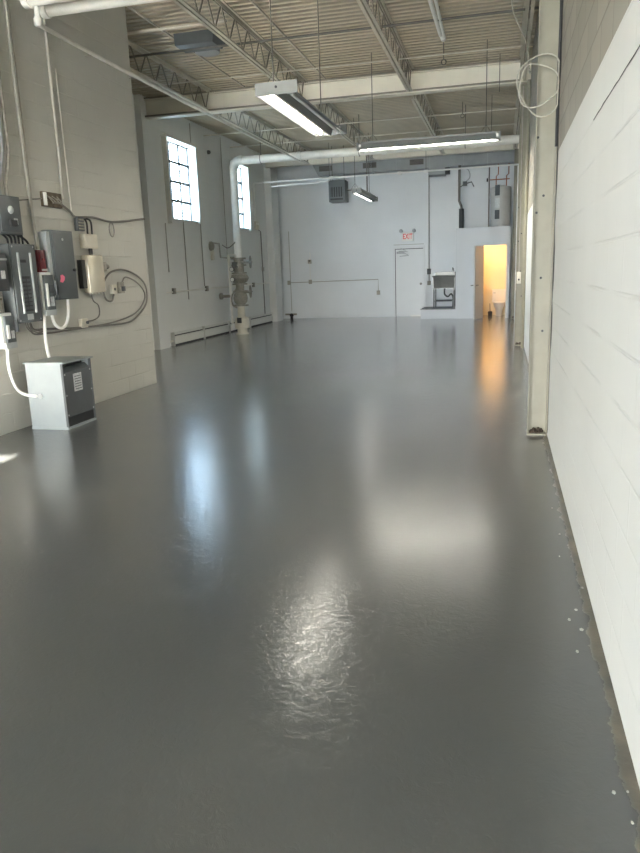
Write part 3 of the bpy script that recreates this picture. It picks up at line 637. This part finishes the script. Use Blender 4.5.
for z in (.25, 1.05, 1.9): MB().cyl((0, .01, z-.05), (0, .01, z+.05), .012, 8).build('hinge', 'brass', r)
r.rotation_euler = (0, 0, math.radians(70))
# ceiling lamp + light
t = thing('restroom_lamp', (-.6, 22.85, 2.5), 'warm round ceiling lamp inside the restroom', 'lamp')
MB().lathe((-.6, 22.85, 2.50), [(.06, 0), (.12, .02), (.14, .05), (.14, .08)], 20).build('globe', 'bulb', t)
# toilet
t = thing('toilet', (-.07, 23.3, 0), 'white toilet seen through the open restroom door', 'toilet')
MB().box(-.30, .13, 23.38, 23.58, .40, .77, .02).build('tank', 'porcelain', t)
MB().box(-.315, .142, 23.365, 23.585, .77, .81, .01).build('tank_lid', 'porcelain', t)
mb = MB(); rings = []
for z, rx, ry, cy in ((0, .11, .20, 23.28), (.05, .10, .19, 23.28), (.22, .11, .21, 23.22), (.34, .17, .25, 23.15), (.40, .185, .26, 23.14)):
    rings.append([mb.bm.verts.new((-.085+rx*math.cos(2*PI*k/24), cy+ry*math.sin(2*PI*k/24), z)) for k in range(24)])
for u, v in zip(rings, rings[1:]):
    for k in range(24): mb.bm.faces.new((u[k], u[(k+1)%24], v[(k+1)%24], v[k]))
mb.bm.faces.new(rings[0][::-1]); mb.bm.faces.new(rings[-1]); mb.build('bowl', 'porcelain', t)
mb = MB()
for z in (.402, .425): rings.append([mb.bm.verts.new((-.085+.19*math.cos(2*PI*k/24), 23.14+.265*math.sin(2*PI*k/24), z)) for k in range(24)])
for k in range(24): mb.bm.faces.new((rings[-2][k], rings[-2][(k+1)%24], rings[-1][(k+1)%24], rings[-1][k]))
mb.bm.faces.new(rings[-1]); mb.bm.faces.new(rings[-2][::-1]); mb.build('seat', 'porcelain', t)
MB().cyl((-.26, 23.38, .70), (-.26, 23.35, .70), .012, 8).box(-.27, -.20, 23.345, 23.36, .69, .71).build('flush_lever', 'galv', t)
t = thing('toilet_brush', (-.36, 23.2, 0), 'dark toilet brush standing left of the toilet', 'brush')
MB().lathe((-.36, 23.2, 0), [(.06, 0), (.07, .12), (.05, .14)], 12).build('holder', 'black', t); MB().cyl((-.36, 23.2, .14), (-.37, 23.22, .38), .01, 8).build('handle', 'black', t)
t = thing('wash_basin', (-.82, 22.9, .6), 'white corner of a wash basin at the left inside the restroom', 'basin')
MB().box(-1.25, -.58, 22.62, 23.1, .76, .84, .02).build('basin', 'porcelain', t); MB().box(-1.20, -.63, 22.68, 23.05, 0, .76).build('cabinet', 'wood', t, smooth=False)
# on top of the restroom
t = thing('water_heater', (-.10, 22.85, PZ+.03), 'tall cylindrical grey water heater standing on top of the restroom', 'water heater')
MB().lathe((-.09, 22.85, PZ+.03), [(.28, 0), (.28, .06), (.295, .07), (.295, 1.13), (.28, 1.17), (.10, 1.21)], 36).build('tank', 'tankgrey', t)
def curved_plate(c, R, a0, a1, z0, z1, th=.006, n=8):
    mb = MB(); rows = []
    for k in range(n+1):
        a = a0+(a1-a0)*k/n
        rows.append([mb.bm.verts.new((c[0]+rr*math.cos(a), c[1]+rr*math.sin(a), z)) for rr in (R, R+th) for z in (z0, z1)])
    for u, v in zip(rows, rows[1:]):
        for i, j in ((0, 1), (1, 3), (3, 2), (2, 0)): mb.bm.faces.new((u[i], u[j], v[j], v[i]))
    for q in (rows[0], rows[-1]): mb.bm.faces.new((q[0], q[1], q[3], q[2]))
    return mb
d0 = -PI/2-.62
for z0, z1, m_, l in ((3.57, 3.87, 'dgrey', 'dark upper panel'), (2.9, 3.16, 'dgrey', 'dark lower panel'), (3.22, 3.50, 'paper', 'white notice')): curved_plate((-.09, 22.85), .295, d0, d0+.50, z0, z1).build('access_panel' if m_ == 'dgrey' else 'notice', m_, t, label=l)
for x in (-.24, .06):
    MB().tube([(x, 22.85, PZ+1.2), (x, 22.85, 4.15), (x+.06, 22.85, 4.2), (x+.06, 22.85, 4.497)], .014, 8).build('copper_pipe', 'copper', t)
MB().tube([(-.42, 22.9, 4.06), (.15, 22.9, 4.06)], .014, 8).build('cross_pipe', 'copper', t); MB().lathe((-.50, 22.9, 4.06), [(.05, -.02), (.05, .02)], 12, 'X').build('valve_wheel', 'black', t)
run('mezzanine_pipe', [(-.45, 23.2, PZ+.03), (-.45, 23.2, 4.5)], .018, 'darkrod', 'thin dark vertical pipe left of the water heater', 'pipe')
t = thing('vent_pipe', (-1.26, 22.5, PZ+.03), 'dark vertical vent pipe with a black canister foot, at the restroom roof edge', 'pipe')
MB().cyl((-1.24, 22.6, PZ+.03), (-1.24, 22.6, 3.25), .075, 18).build('canister', 'black', t)
MB().tube([(-1.24, 22.6, 3.25), (-1.25, 22.6, 3.33), (-1.31, 22.6, 3.48), (-1.31, 22.6, 4.5)], .038, 10).build('pipe', 'darkrod', t)
mb = MB().box(-1.20, -1.08, 22.5, 22.6, 3.90, 4.02).tube([(-1.31, 22.6, 3.86), (-1.15, 22.55, 3.95), (-.95, 22.55, 4.0), (-.88, 22.55, 3.86)], .016, 7); mb.build('spot_lamp', 'dgrey', t)
MB().tube(smooth_path([(-1.25, 22.6, 4.45), (-1.05, 22.6, 4.35), (-1.0, 22.6, 4.15), (-1.12, 22.6, 4.02)]), .012, 6).build('flex_wire', 'galv', t)
# plinth and steel sink
struct(MB().box(-2.44, PX0-.002, 22.25, YB, 0, .28).build('trim_2', 'drywall', smooth=False), 'low white plinth left of the restroom', 'plinth')
struct(MB().box(-2.45, PX0-.002, 22.23, YB, .28, .30).build('trim_3', 'plinth', smooth=False), 'grey top of the plinth', 'plinth')
t = thing('steel_sink', (-1.75, 22.95, .30), 'stainless steel utility sink on legs, standing on the plinth', 'sink')
sx0, sx1, sy0, sy1 = -2.10, -1.42, 22.6, 23.3
mb = MB().prism([(sy0, 1.27), (sy0+.02, 1.27), (sy0+.12, .90), (sy0+.10, .90)], 'X', sx0+.02, sx1-.02).box(sx0, sx0+.02, sy0+.02, sy1, .90, 1.27).box(sx1-.02, sx1, sy0+.02, sy1, .90, 1.27).box(sx0+.02, sx1-.02, sy1-.02, sy1, .90, 1.40).box(sx0+.02, sx1-.02, sy0+.02, sy1-.02, .90, .92)
mb.build('basin', 'stain', t, smooth=False)
MB().tube([(sx0-.02, sy0-.015, 1.28), (sx1+.02, sy0-.015, 1.28)], .022, 8).build('rim', 'stain', t)
for x in (sx0+.03, sx1-.03):
    for y in (sy0+.03, sy1-.03): MB().cyl((x, y, .30), (x, y, .90), .022, 10).build('leg', 'stain', t)
MB().tube([(sx0+.03, sy0+.03, .52), (sx1-.03, sy0+.03, .52)], .014, 8).tube([(sx0+.03, sy1-.03, .52), (sx1-.03, sy1-.03, .52)], .014, 8).build('brace', 'stain', t)
MB().tube(smooth_path([(-1.76, 22.95, .91), (-1.76, 22.95, .72), (-1.66, 22.95, .64), (-1.56, 22.95, .72), (-1.5, 22.95, .6), (-1.5, 22.95, .31)]), .025, 10).build('drain_trap', 'dgrey', t)
MB().tube([(-1.52, 23.28, 1.40), (-1.52, 23.28, 1.50), (-1.52, 23.05, 1.52), (-1.52, 23.02, 1.46)], .018, 8).build('faucet', 'stain', t)
MB().tube([(-1.405, 22.66, 1.40), (-1.405, 22.66, .85), (-1.405, 22.66, .35)], .028, 8).build('supply_hose', 'black', t)

# ------------------------------------------------------------------ electrical gear on the projecting wall
def enclosure(name, y0, y1, z0, z1, d, label, cat, body='encl', door='encl', group=None, inset=.02):
    t = thing(name, (LX, (y0+y1)/2, z0), label, cat, group)
    MB().box(LX, LX+d-.012, y0, y1, z0, z1, .006).build('body', body, t)
    f = MB().box(LX+d-.012, LX+d, y0+inset, y1-inset, z0+inset, z1-inset, .004).build('door', door, t)
    return t, f
G = 'electrical boxes on the projecting wall'
X = LX
# disconnect top left
t, f = enclosure('disconnect_switch', 6.28, 6.64, 2.02, 2.40, .15, 'small grey disconnect box with round knob, topmost at the left edge', 'disconnect switch', group=G)
MB().lathe((X+.15, 6.46, 2.26), [(.038, 0), (.038, .012), (.02, .02)], 16, 'X').build('rotary_knob', 'enclside', f); MB().box(X+.15, X+.175, 6.42, 6.52, 2.10, 2.16).build('lever', 'black', f, smooth=False); MB().box(X+.15, X+.152, 6.50, 6.56, 2.12, 2.18).build('rating_label', 'paper', f, smooth=False)
# main breaker panel
t, f = enclosure('breaker_panel', 6.37, 6.80, 1.12, 1.93, .15, 'tall grey green breaker panel with a dark breaker window', 'breaker panel', group=G)
s = MB().box(X+.149, X+.153, 6.49, 6.64, 1.24, 1.60).build('breaker_window', 'black', f, smooth=False)
for k in range(8):
    for yy in (6.505, 6.575): MB().box(X+.153, X+.163, yy, yy+.05, 1.26+k*.041, 1.288+k*.041).build('breaker', 'dgrey', s, smooth=False)
MB().box(X+.15, X+.165, 6.47, 6.49, 1.22, 1.84).box(X+.15, X+.165, 6.67, 6.69, 1.22, 1.84).build('door_rail', 'enclside', f, smooth=False)
MB().box(X+.15, X+.152, 6.53, 6.63, 1.15, 1.21).build('rating_label', 'enclside', f, smooth=False); MB().box(X+.15, X+.158, 6.52, 6.60, 1.74, 1.77).build('latch', 'dark', f, smooth=False)
for yy, zz in ((6.41, 1.90), (6.75, 1.90), (6.41, 1.15), (6.75, 1.15)): MB().cyl((X+.14, yy, zz), (X+.153, yy, zz), .010, 8).build('screw', 'galv', f)
# dark gutter boxes at left
t, f = enclosure('charcoal_box', 5.85, 6.28, 1.46, 1.83, .18, 'charcoal box at the left edge beside the breaker panel', 'electrical box', 'dgrey', 'dgrey', G); MB().box(X+.18, X+.183, 6.16, 6.22, 1.58, 1.66).build('rating_label', 'paper', f, smooth=False); MB().box(X+.18, X+.20, 5.95, 6.25, 1.76, 1.78).build('hasp', 'enclside', f, smooth=False)
t, f = enclosure('meter_box', 5.95, 6.25, 1.22, 1.39, .10, 'small drab green box low at the left edge', 'electrical box', 'wood', 'valve', G)
# red box
t, f = enclosure('red_control_box', 6.92, 7.06, 1.62, 1.88, .09, 'small dark red control box between the two tall grey panels', 'control box', 'red', 'red', G)
MB().box(X+.09, X+.094, 6.95, 7.05, 1.655, 1.675).build('label_strip', 'paper', f, smooth=False); MB().cyl((X+.09, 6.99, 1.78), (X+.105, 6.99, 1.78), .018, 12).build('button', 'red', f)
# two safety switches; the light on their near sides is painted white
def safety_switch(y0, y1, z0, z1, d, label):
    t = thing('safety_switch', (X, (y0+y1)/2, z0), label, 'safety switch', G)
    MB().box(X, X+d-.03, y0, y1, z0, z1, .006).build('body', 'wplast', t, label='sunlit side of the box painted white'); w = z1-z0
    f = MB().box(X+d-.03, X+d, y0+.03, y1-.005, z0+.06, z1-.03, .005).build('cover', 'encl', t)
    MB().box(X+d-.03, X+d-.003, y0+.005, y1, z0, z0+.06).build('lower_apron', 'enclside', t, smooth=False)
    MB().box(X+d, X+d+.012, y0+.03, y0+.07, z0+.10, z1-.12, .004).build('lit_edge_strip', 'wplast', f)
    MB().box(X+d, X+d+.004, y0+.10, y1-.03, z0+.10, z0+.10+w*.22).build('rating_label', 'paper', f, smooth=False)
    MB().box(X+d, X+d+.006, y0+.10, y1-.03, z0+.14+w*.22, z1-.14).build('window', 'dgrey', f, smooth=False)
    k = MB().box(X+d-.02, X+d+.03, y1-.005, y1+.012, z0+w*.45, z0+w*.8).build('lever', 'dgrey', t, smooth=False)
safety_switch(6.86, 7.055, 1.17, 1.64, .15, 'safety switch, lit side painted white, overlapping the tall grey cabinet')
safety_switch(6.18, 6.355, .88, 1.24, .12, 'safety switch, lit side painted white, lowest at the left edge')
# tall grey cabinet
t, f = enclosure('grey_cabinet', 7.14, 7.56, 1.33, 2.10, .13, 'tall flat grey cabinet with a pink tag on its door', 'electrical cabinet', group=G)
MB().cyl((X+.13, 7.50, 1.66), (X+.15, 7.50, 1.66), .018, 12).build('door_knob', 'black', f); MB().cyl((X+.13, 7.33, 2.0), (X+.137, 7.33, 2.0), .015, 12).build('badge', 'galv', f)
MB().prism([(7.20, 1.53), (7.25, 1.52), (7.29, 1.55), (7.30, 1.585), (7.26, 1.61), (7.22, 1.60), (7.225, 1.57)], 'X', X+.13, X+.134).build('pink_tag', 'pink', f, smooth=False, label='bright pink tag')
MB().box(X, X+.10, 7.08, 7.14, 1.36, 2.08).build('side_wireway', 'enclside', t, smooth=False)
# phone gear
t = thing('telephone_box', (X, 8.0, 1.38), 'shiny cream telephone equipment box right of the tall grey cabinet', 'telephone box', G)
MB().box(X, X+.10, 7.86, 8.22, 1.38, 1.84, .02).build('cover', 'shiny', t); MB().box(X, X+.06, 7.78, 7.86, 1.44, 1.78).build('dark_side_plate', 'black', t, smooth=False); MB().box(X, X+.08, 8.22, 8.32, 1.64, 1.76, .01).cyl((X+.04, 8.32, 1.70), (X+.04, 8.40, 1.70), .03, 10).build('clamp', 'valve', t)
for k in range(4): MB().cyl((X+.05, 7.92+k*.08, 1.36), (X+.05, 7.92+k*.08, 1.39), .014, 8).build('cable_gland', 'valve', t)
t = thing('junction_box', (X, 8.0, 1.91), 'small cream junction box just above the telephone box', 'junction box', G); MB().box(X, X+.07, 7.88, 8.18, 1.92, 2.09, .01).build('box', 'cream', t); MB().box(X+.07, X+.076, 7.90, 8.16, 1.94, 2.07).build('lid', 'cream', t, smooth=False); MB().cyl((X+.03, 8.06, 1.83), (X+.03, 8.06, 1.92), .025, 10).build('nipple', 'black', t)
t = thing('punch_block', (X, 7.87, 2.12), 'dark wiring block above the tall grey cabinet corner', 'wiring block', G); MB().box(X, X+.05, 7.80, 7.95, 2.12, 2.29, .006).build('block', 'dgrey', t)
for k in range(4): MB().box(X+.05, X+.06, 7.82, 7.93, 2.14+k*.035, 2.155+k*.035).build('terminal_strip', 'valve', t, smooth=False)
t = thing('terminal_board', (X, 7.37, 2.36), 'brown wooden wiring board high on the projecting wall', 'wiring board', G); MB().box(X, X+.03, 7.20, 7.56, 2.36, 2.52).build('board', 'wood', t, smooth=False); MB().box(X+.03, X+.05, 7.21, 7.25, 2.37, 2.51).build('white_block', 'wplast', t, smooth=False)
mb = MB()
for k in range(7): mb.tube(smooth_path([(X+.04, 7.27+.03*k, 2.48-.01*(k % 3)), (X+.06, 7.33+.03*k, 2.42+.015*(k % 2)), (X+.045, 7.36+.025*k, 2.40)], 4), .006, 5)
mb.build('loose_wires', 'valve', t)
t = thing('outlet_box', (X, 8.52, 1.35), 'small square outlet box right of the telephone box, nearer one', 'outlet', 'outlet boxes'); MB().box(X, X+.05, 8.46, 8.57, 1.35, 1.47, .006).build('box', 'cream', t); MB().cyl((X+.05, 8.515, 1.41), (X+.054, 8.515, 1.41), .02, 12).build('socket', 'black', t)
t = thing('outlet_box', (X, 8.72, 1.35), 'small dark outlet box with plugged cord, farther one', 'outlet', 'outlet boxes'); MB().box(X, X+.05, 8.66, 8.77, 1.35, 1.50, .006).build('box', 'valve', t); MB().box(X+.05, X+.08, 8.69, 8.74, 1.38, 1.44).build('plug', 'dgrey', t, smooth=False)
t = thing('wall_jack', (X, 7.74, .98), 'small wall jack box low beneath the tall grey cabinet', 'jack'); MB().box(X, X+.05, 7.67, 7.81, .97, 1.08, .006).build('box', 'cream', t); MB().cyl((X+.05, 7.78, 1.03), (X+.07, 7.78, 1.03), .018, 10).build('plug', 'dgrey', t)
# cables on wall
c = X+.025
run('loop_cable', [(c+.0, y, z) for y, z in ((6.72, 1.12), (6.78, 1.03), (7.0, 1.02), (7.43, .99), (8.08, .965), (8.7, .95), (9.05, 1.0), (9.36, 1.16), (9.43, 1.33), (9.36, 1.48), (9.12, 1.60), (8.8, 1.66), (8.5, 1.63), (8.32, 1.52), (8.27, 1.38), (8.33, 1.28), (8.45, 1.26), (8.52, 1.34))], .012, 'cable', 'dark cable swinging out in a big loop toward the wall corner', 'cable', smooth=True, n=7)
run('loop_cable', [(c+.012, y, z) for y, z in ((6.70, 1.12), (6.74, .99), (7.0, .97), (7.6, .97), (8.4, .985), (9.0, 1.06), (9.3, 1.22), (9.32, 1.36), (9.1, 1.50), (8.85, 1.56), (8.74, 1.50))], .010, 'cable', 'second dark cable inside the big loop, ending at the farther outlet', 'cable', smooth=True, n=7)
run('top_cable', [(c, y, z) for y, z in ((7.5, 2.42), (7.7, 2.34), (7.82, 2.28), (8.2, 2.30), (8.6, 2.27), (9.0, 2.30), (9.53, 2.36))], .014, 'cable', 'dark cable running level from the wiring board to the wall corner', 'cable', smooth=True, n=7)
run('cable_coil', [(c+.01, 8.6+.06*math.sin(a), 2.17+.09*math.cos(a)) for a in [2*PI*k/20 for k in range(30)]], .007, 'cable', 'small coil of cable hanging from the level cable', 'cable', n=6)
for k, (y0, l) in enumerate(((8.02, 'short black cable from the wiring block to the junction box, left'), (8.12, 'short black cable from the level cable to the junction box, right'))):
    run('drop_cable', [(c, 7.93+.1*k, 2.28), (c+.02, y0-.02, 2.24), (c+.01, y0, 2.09)], .012, 'black', l, 'cable', smooth=True, n=7)
run('phone_cord', [(c, y, z) for y, z in ((7.98, 1.37), (8.02, 1.28), (8.12, 1.22), (8.12, 1.1), (8.0, 1.05), (7.82, 1.04))], .008, 'cable', 'thin cord from the telephone box to the wall jack', 'cord', smooth=True, n=6)
run('panel_wire', [(X+.05, y, z) for y, z in ((6.66, 2.03), (6.78, 1.98), (6.84, 1.92), (6.9, 1.87), (7.05, 1.86), (7.1, 1.84))], .012, 'black', 'black cable from the disconnect box to the tall grey cabinet', 'cable', smooth=True, n=7)
for k in range(5):
    run('panel_lead', [(X+.06+.01*k, 6.40+.06*k, 2.03), (X+.07, 6.46+.06*k, 1.98+.012*k), (X+.06, 6.48+.06*k, 1.92)], .011, 'black', 'short black cable between the disconnect box and breaker panel', 'cable', 'short panel cables', smooth=True, n=6)
for k in range(3):
    run('panel_tail', [(X+.06, 6.60+.03*k, 1.13), (X+.05, 6.64+.03*k, 1.05), (X+.04, 6.78+.03*k, .98+.015*k), (X+.03, 6.95, 1.0)], .007, 'cable', 'thin dark lead curling from the breaker panel bottom', 'cable', 'leads under the breaker panel', smooth=True, n=6)
# white flexible conduits
run('flexible_conduit', [(X+.05, y, z) for y, z in ((6.28, .90), (6.26, .70), (6.30, .52))] + [(X+.06, 6.36, .42), (X+.12, 6.385, .375), (X+.25, 6.385, .36)], .016, 'wplast', 'white flexible conduit curving from the lowest switch into the transformer side', 'conduit', 'white flexible conduits', smooth=True)
run('flexible_conduit', [(X+.07, 6.93, 1.18), (X+.07, 6.90, .95), (X+.09, 6.88, .80), (X+.12, 6.86, .70)], .018, 'wplast', 'white flexible conduit dropping straight to the transformer top', 'conduit', 'white flexible conduits', smooth=True)
run('flexible_conduit', [(X+.07, y, z) for y, z in ((7.06, 1.18), (7.10, 1.07), (7.20, 1.01), (7.31, 1.04), (7.38, 1.15), (7.40, 1.335))], .018, 'wplast', 'white flexible conduit in a U bend under the tall grey cabinet', 'conduit', 'white flexible conduits', smooth=True)
# rigid conduits up the wall
run('rigid_conduit', [(X+.02, 6.95, ZD), (X+.02, 6.96, 3.3), (X+.02, 6.98, 2.4), (X+.04, 6.99, 1.89)], .018, 'conduit', 'long slim conduit rising from the red control box to the deck', 'conduit', 'rigid conduits on the projecting wall')
run('rigid_conduit', [(X+.02, 7.00, ZD), (X+.02, 7.01, 2.2)], .009, 'conduit', 'hair thin wire beside the long slim conduit', 'conduit', 'rigid conduits on the projecting wall')
run('rigid_conduit', [(X+.02, 7.61, ZD), (X+.02, 7.61, 4.0), (X+.02, 7.62, 3.0), (X+.03, 7.58, 2.46)], .018, 'conduit', 'long slim conduit rising from the wiring board past the white pipes', 'conduit', 'rigid conduits on the projecting wall')
run('rigid_conduit', [(X+.012, 7.74, 3.9), (X+.012, 7.76, 2.3)], .008, 'wpipe', 'thin white wire rising from the wiring block', 'conduit', 'rigid conduits on the projecting wall')
for y, l, m_, yb in ((6.50, 'leftmost dull conduit bending down to the disconnect box', 'conduit', 6.36), (6.60, 'bright galvanised conduit with a bend above the disconnect box', 'galv', 6.46), (6.69, 'rightmost dark conduit bending down to the disconnect box', 'valve', 6.57)):
    run('rigid_conduit', [(X+.04, y, ZD), (X+.04, y, 3.2), (X+.04, y, 2.86), (X+.05, yb+.04, 2.62), (X+.05, yb, 2.53), (X+.05, yb, 2.40)], .018, m_, l, 'conduit', 'rigid conduits on the projecting wall')
run('corner_wire', [(X+.01, 6.65, 2.37), (X+.01, 7.2, 2.44)], .007, 'cable', 'thin level wire between disconnect box and wiring board', 'wire', n=6)

# transformer
t = thing('transformer', (-4.66, 6.68, 0), 'floor standing grey transformer cabinet, daylit side painted pale, slate front', 'transformer')
tx0, tx1, ty0, ty1 = -4.85, -4.41, 6.40, 6.93
MB().box(tx0, tx1-.02, ty0, ty1, .02, .60).box(tx0, tx1-.10, ty0, ty1, .60, .70).box(tx1-.10, tx1-.02, ty0, ty0+.012, .60, .70).box(tx1-.10, tx1-.02, ty1-.012, ty1, .60, .70).build('case', 'tgrey', t, smooth=False)
MB().box(tx0-.01, tx1+.03, ty0-.015, ty1+.015, .70, .715).build('lid', 'tgrey', t, smooth=False)
MB().box(tx1-.02, tx1, ty0+.01, ty1-.01, .13, .60).build('front_panel', 'slate', t, smooth=False)
MB().prism([(tx1-.10, .60), (tx1-.002, .60), (tx1-.06, .655), (tx1-.10, .655)], 'Y', ty0+.015, ty1-.015).build('slanted_louver', 'encl', t, smooth=False)
MB().box(tx1-.10, tx1-.095, ty0+.02, ty1-.02, .655, .699).build('upper_vent', 'black', t, smooth=False)
MB().box(tx1-.02, tx1-.008, ty0+.02, ty1-.02, .02, .125).build('lower_vent', 'black', t, smooth=False)
for yy in (ty0, ty1-.012): MB().box(tx1-.02, tx1+.006, yy, yy+.012, .02, .70).build('edge_flange', 'slate', t, smooth=False)
MB().box(tx0, tx1, ty0-.008, ty1+.008, 0, .025).build('base_skid', 'tgrey', t, smooth=False)
p = MB().box(tx1, tx1+.003, 6.58, 6.73, .38, .57).build('rating_plate', 'paper', t, smooth=False)
mb = MB()
for k in range(6): mb.box(tx1+.003, tx1+.0036, 6.595, 6.715, .40+k*.027, .408+k*.027)
mb.build('print_line', 'slate', p, smooth=False)
for yy in (ty0+.03, ty1-.03):
    for zz in (.15, .36, .58): MB().cyl((tx1-.001, yy, zz), (tx1+.005, yy, zz), .009, 8).build('screw', 'galv', t)
MB().cyl((-4.70, ty0-.02, .36), (-4.70, ty0+.001, .36), .026, 12).build('conduit_fitting', 'galv', t)

# paint flakes along the right wall foot
for k in range(12):
    y = 1.6+random.random()*3.4; x = RX-.02-random.random()*.10; s = .004+random.random()*.006
    mb = MB(); a = random.random()*PI
    pts = [(x+s*math.cos(a+q*2*PI/5)*(.7+.5*random.random()), y+s*1.4*math.sin(a+q*2*PI/5)*(.7+.5*random.random())) for q in range(5)]
    mb.prism(pts, 'Z', 0, .003)
    tag(mb.build('paint_flake', 'chip', smooth=False), 'pale paint flake on the floor along the foot of the right wall', 'flake', 'paint flakes by the right wall')

# ------------------------------------------------------------------ light
w = bpy.data.worlds.new('World'); S.world = w; w.use_nodes = True
nt = w.node_tree; bg = nt.nodes['Background']
tc = N(nt, 'ShaderNodeTexCoord'); sp = N(nt, 'ShaderNodeSeparateXYZ'); rp = N(nt, 'ShaderNodeValToRGB')
nt.links.new(tc.outputs['Generated'], sp.inputs[0]); nt.links.new(sp.outputs['Z'], rp.inputs['Fac'])
rp.color_ramp.elements[0].color = (.98, .98, .96, 1); rp.color_ramp.elements[1].color = (.50, .74, 1.0, 1)
rp.color_ramp.elements[0].position = .08; rp.color_ramp.elements[1].position = .40
nt.links.new(rp.outputs['Color'], bg.inputs['Color']); bg.inputs['Strength'].default_value = 22.0
sl = bpy.data.lights.new('sun', 'SUN'); sl.energy = 110; sl.angle = math.radians(.6); sl.color = (1.0, .94, .84)
so = bpy.data.objects.new('sun', sl); COL.objects.link(so); so.rotation_euler = Vector((-.6, 8.2, -5.15)).to_track_quat('-Z', 'Y').to_euler()
def portal(name, loc, rot, sx, sy):
    l = bpy.data.lights.new(name, 'AREA'); l.shape = 'RECTANGLE'; l.size = sx; l.size_y = sy; l.cycles.is_portal = True
    o = bpy.data.objects.new(name, l); COL.objects.link(o); o.location = loc; o.rotation_euler = rot
portal('portal_roof_opening', ((KX[0]+KX[1])/2, (KY[0]+KY[1])/2, ZD+.15), (0, 0, 0), KX[1]-KX[0], KY[1]-KY[0])
portal('portal_door', ((OX[0]+OX[1])/2, YF-.33, OZ/2), (PI/2, 0, 0), OX[1]-OX[0], OZ)
for i, W in enumerate((W1, W2)): portal('portal_window_%d' % (i+1), (LF-.33, (W[0]+W[1])/2, (WZ0+WZ1)/2), (0, -PI/2, 0), WZ1-WZ0, W[1]-W[0])
def point(name, loc, e, col, r=.08):
    l = bpy.data.lights.new(name, 'POINT'); l.energy = e; l.color = col; l.shadow_soft_size = r
    o = bpy.data.objects.new(name, l); COL.objects.link(o); o.location = loc
point('restroom_bulb', (-.6, 22.85, 2.40), 22, (1.0, .61, .27))

# ------------------------------------------------------------------ camera
cam = bpy.data.cameras.new('camera'); cam.sensor_width = 36; cam.sensor_fit = 'AUTO'; cam.lens = 706.15/853*36; cam.clip_end = 200
co = bpy.data.objects.new('camera', cam); COL.objects.link(co)
yaw, pit, rol = (math.radians(v) for v in (14.6001, 12.3471, -2.01285))
f = Vector((-math.sin(yaw)*math.cos(pit), math.cos(yaw)*math.cos(pit), -math.sin(pit))); r_ = Vector((math.cos(yaw), math.sin(yaw), 0)); u = r_.cross(f)
r2 = r_*math.cos(rol)+u*math.sin(rol); u2 = -r_*math.sin(rol)+u*math.cos(rol)
co.matrix_world = Matrix(((r2.x, u2.x, -f.x, 0), (r2.y, u2.y, -f.y, 0), (r2.z, u2.z, -f.z, 1.54), (0, 0, 0, 1)))
S.camera = co
S.view_settings.view_transform = 'Standard'; S.view_settings.look = 'None'; S.view_settings.gamma = 1; S.view_settings.exposure = 0.50
S.view_settings.use_curve_mapping = False
S.cycles.use_denoising = True; S.cycles.blur_glossy = 0.0; S.cycles.max_bounces = 10; S.cycles.diffuse_bounces = 6; S.cycles.transparent_max_bounces = 8; S.cycles.sample_clamp_indirect = 30
try: S.cycles.denoising_prefilter = 'ACCURATE'; S.cycles.denoising_input_passes = 'RGB_ALBEDO_NORMAL'
except Exception: pass
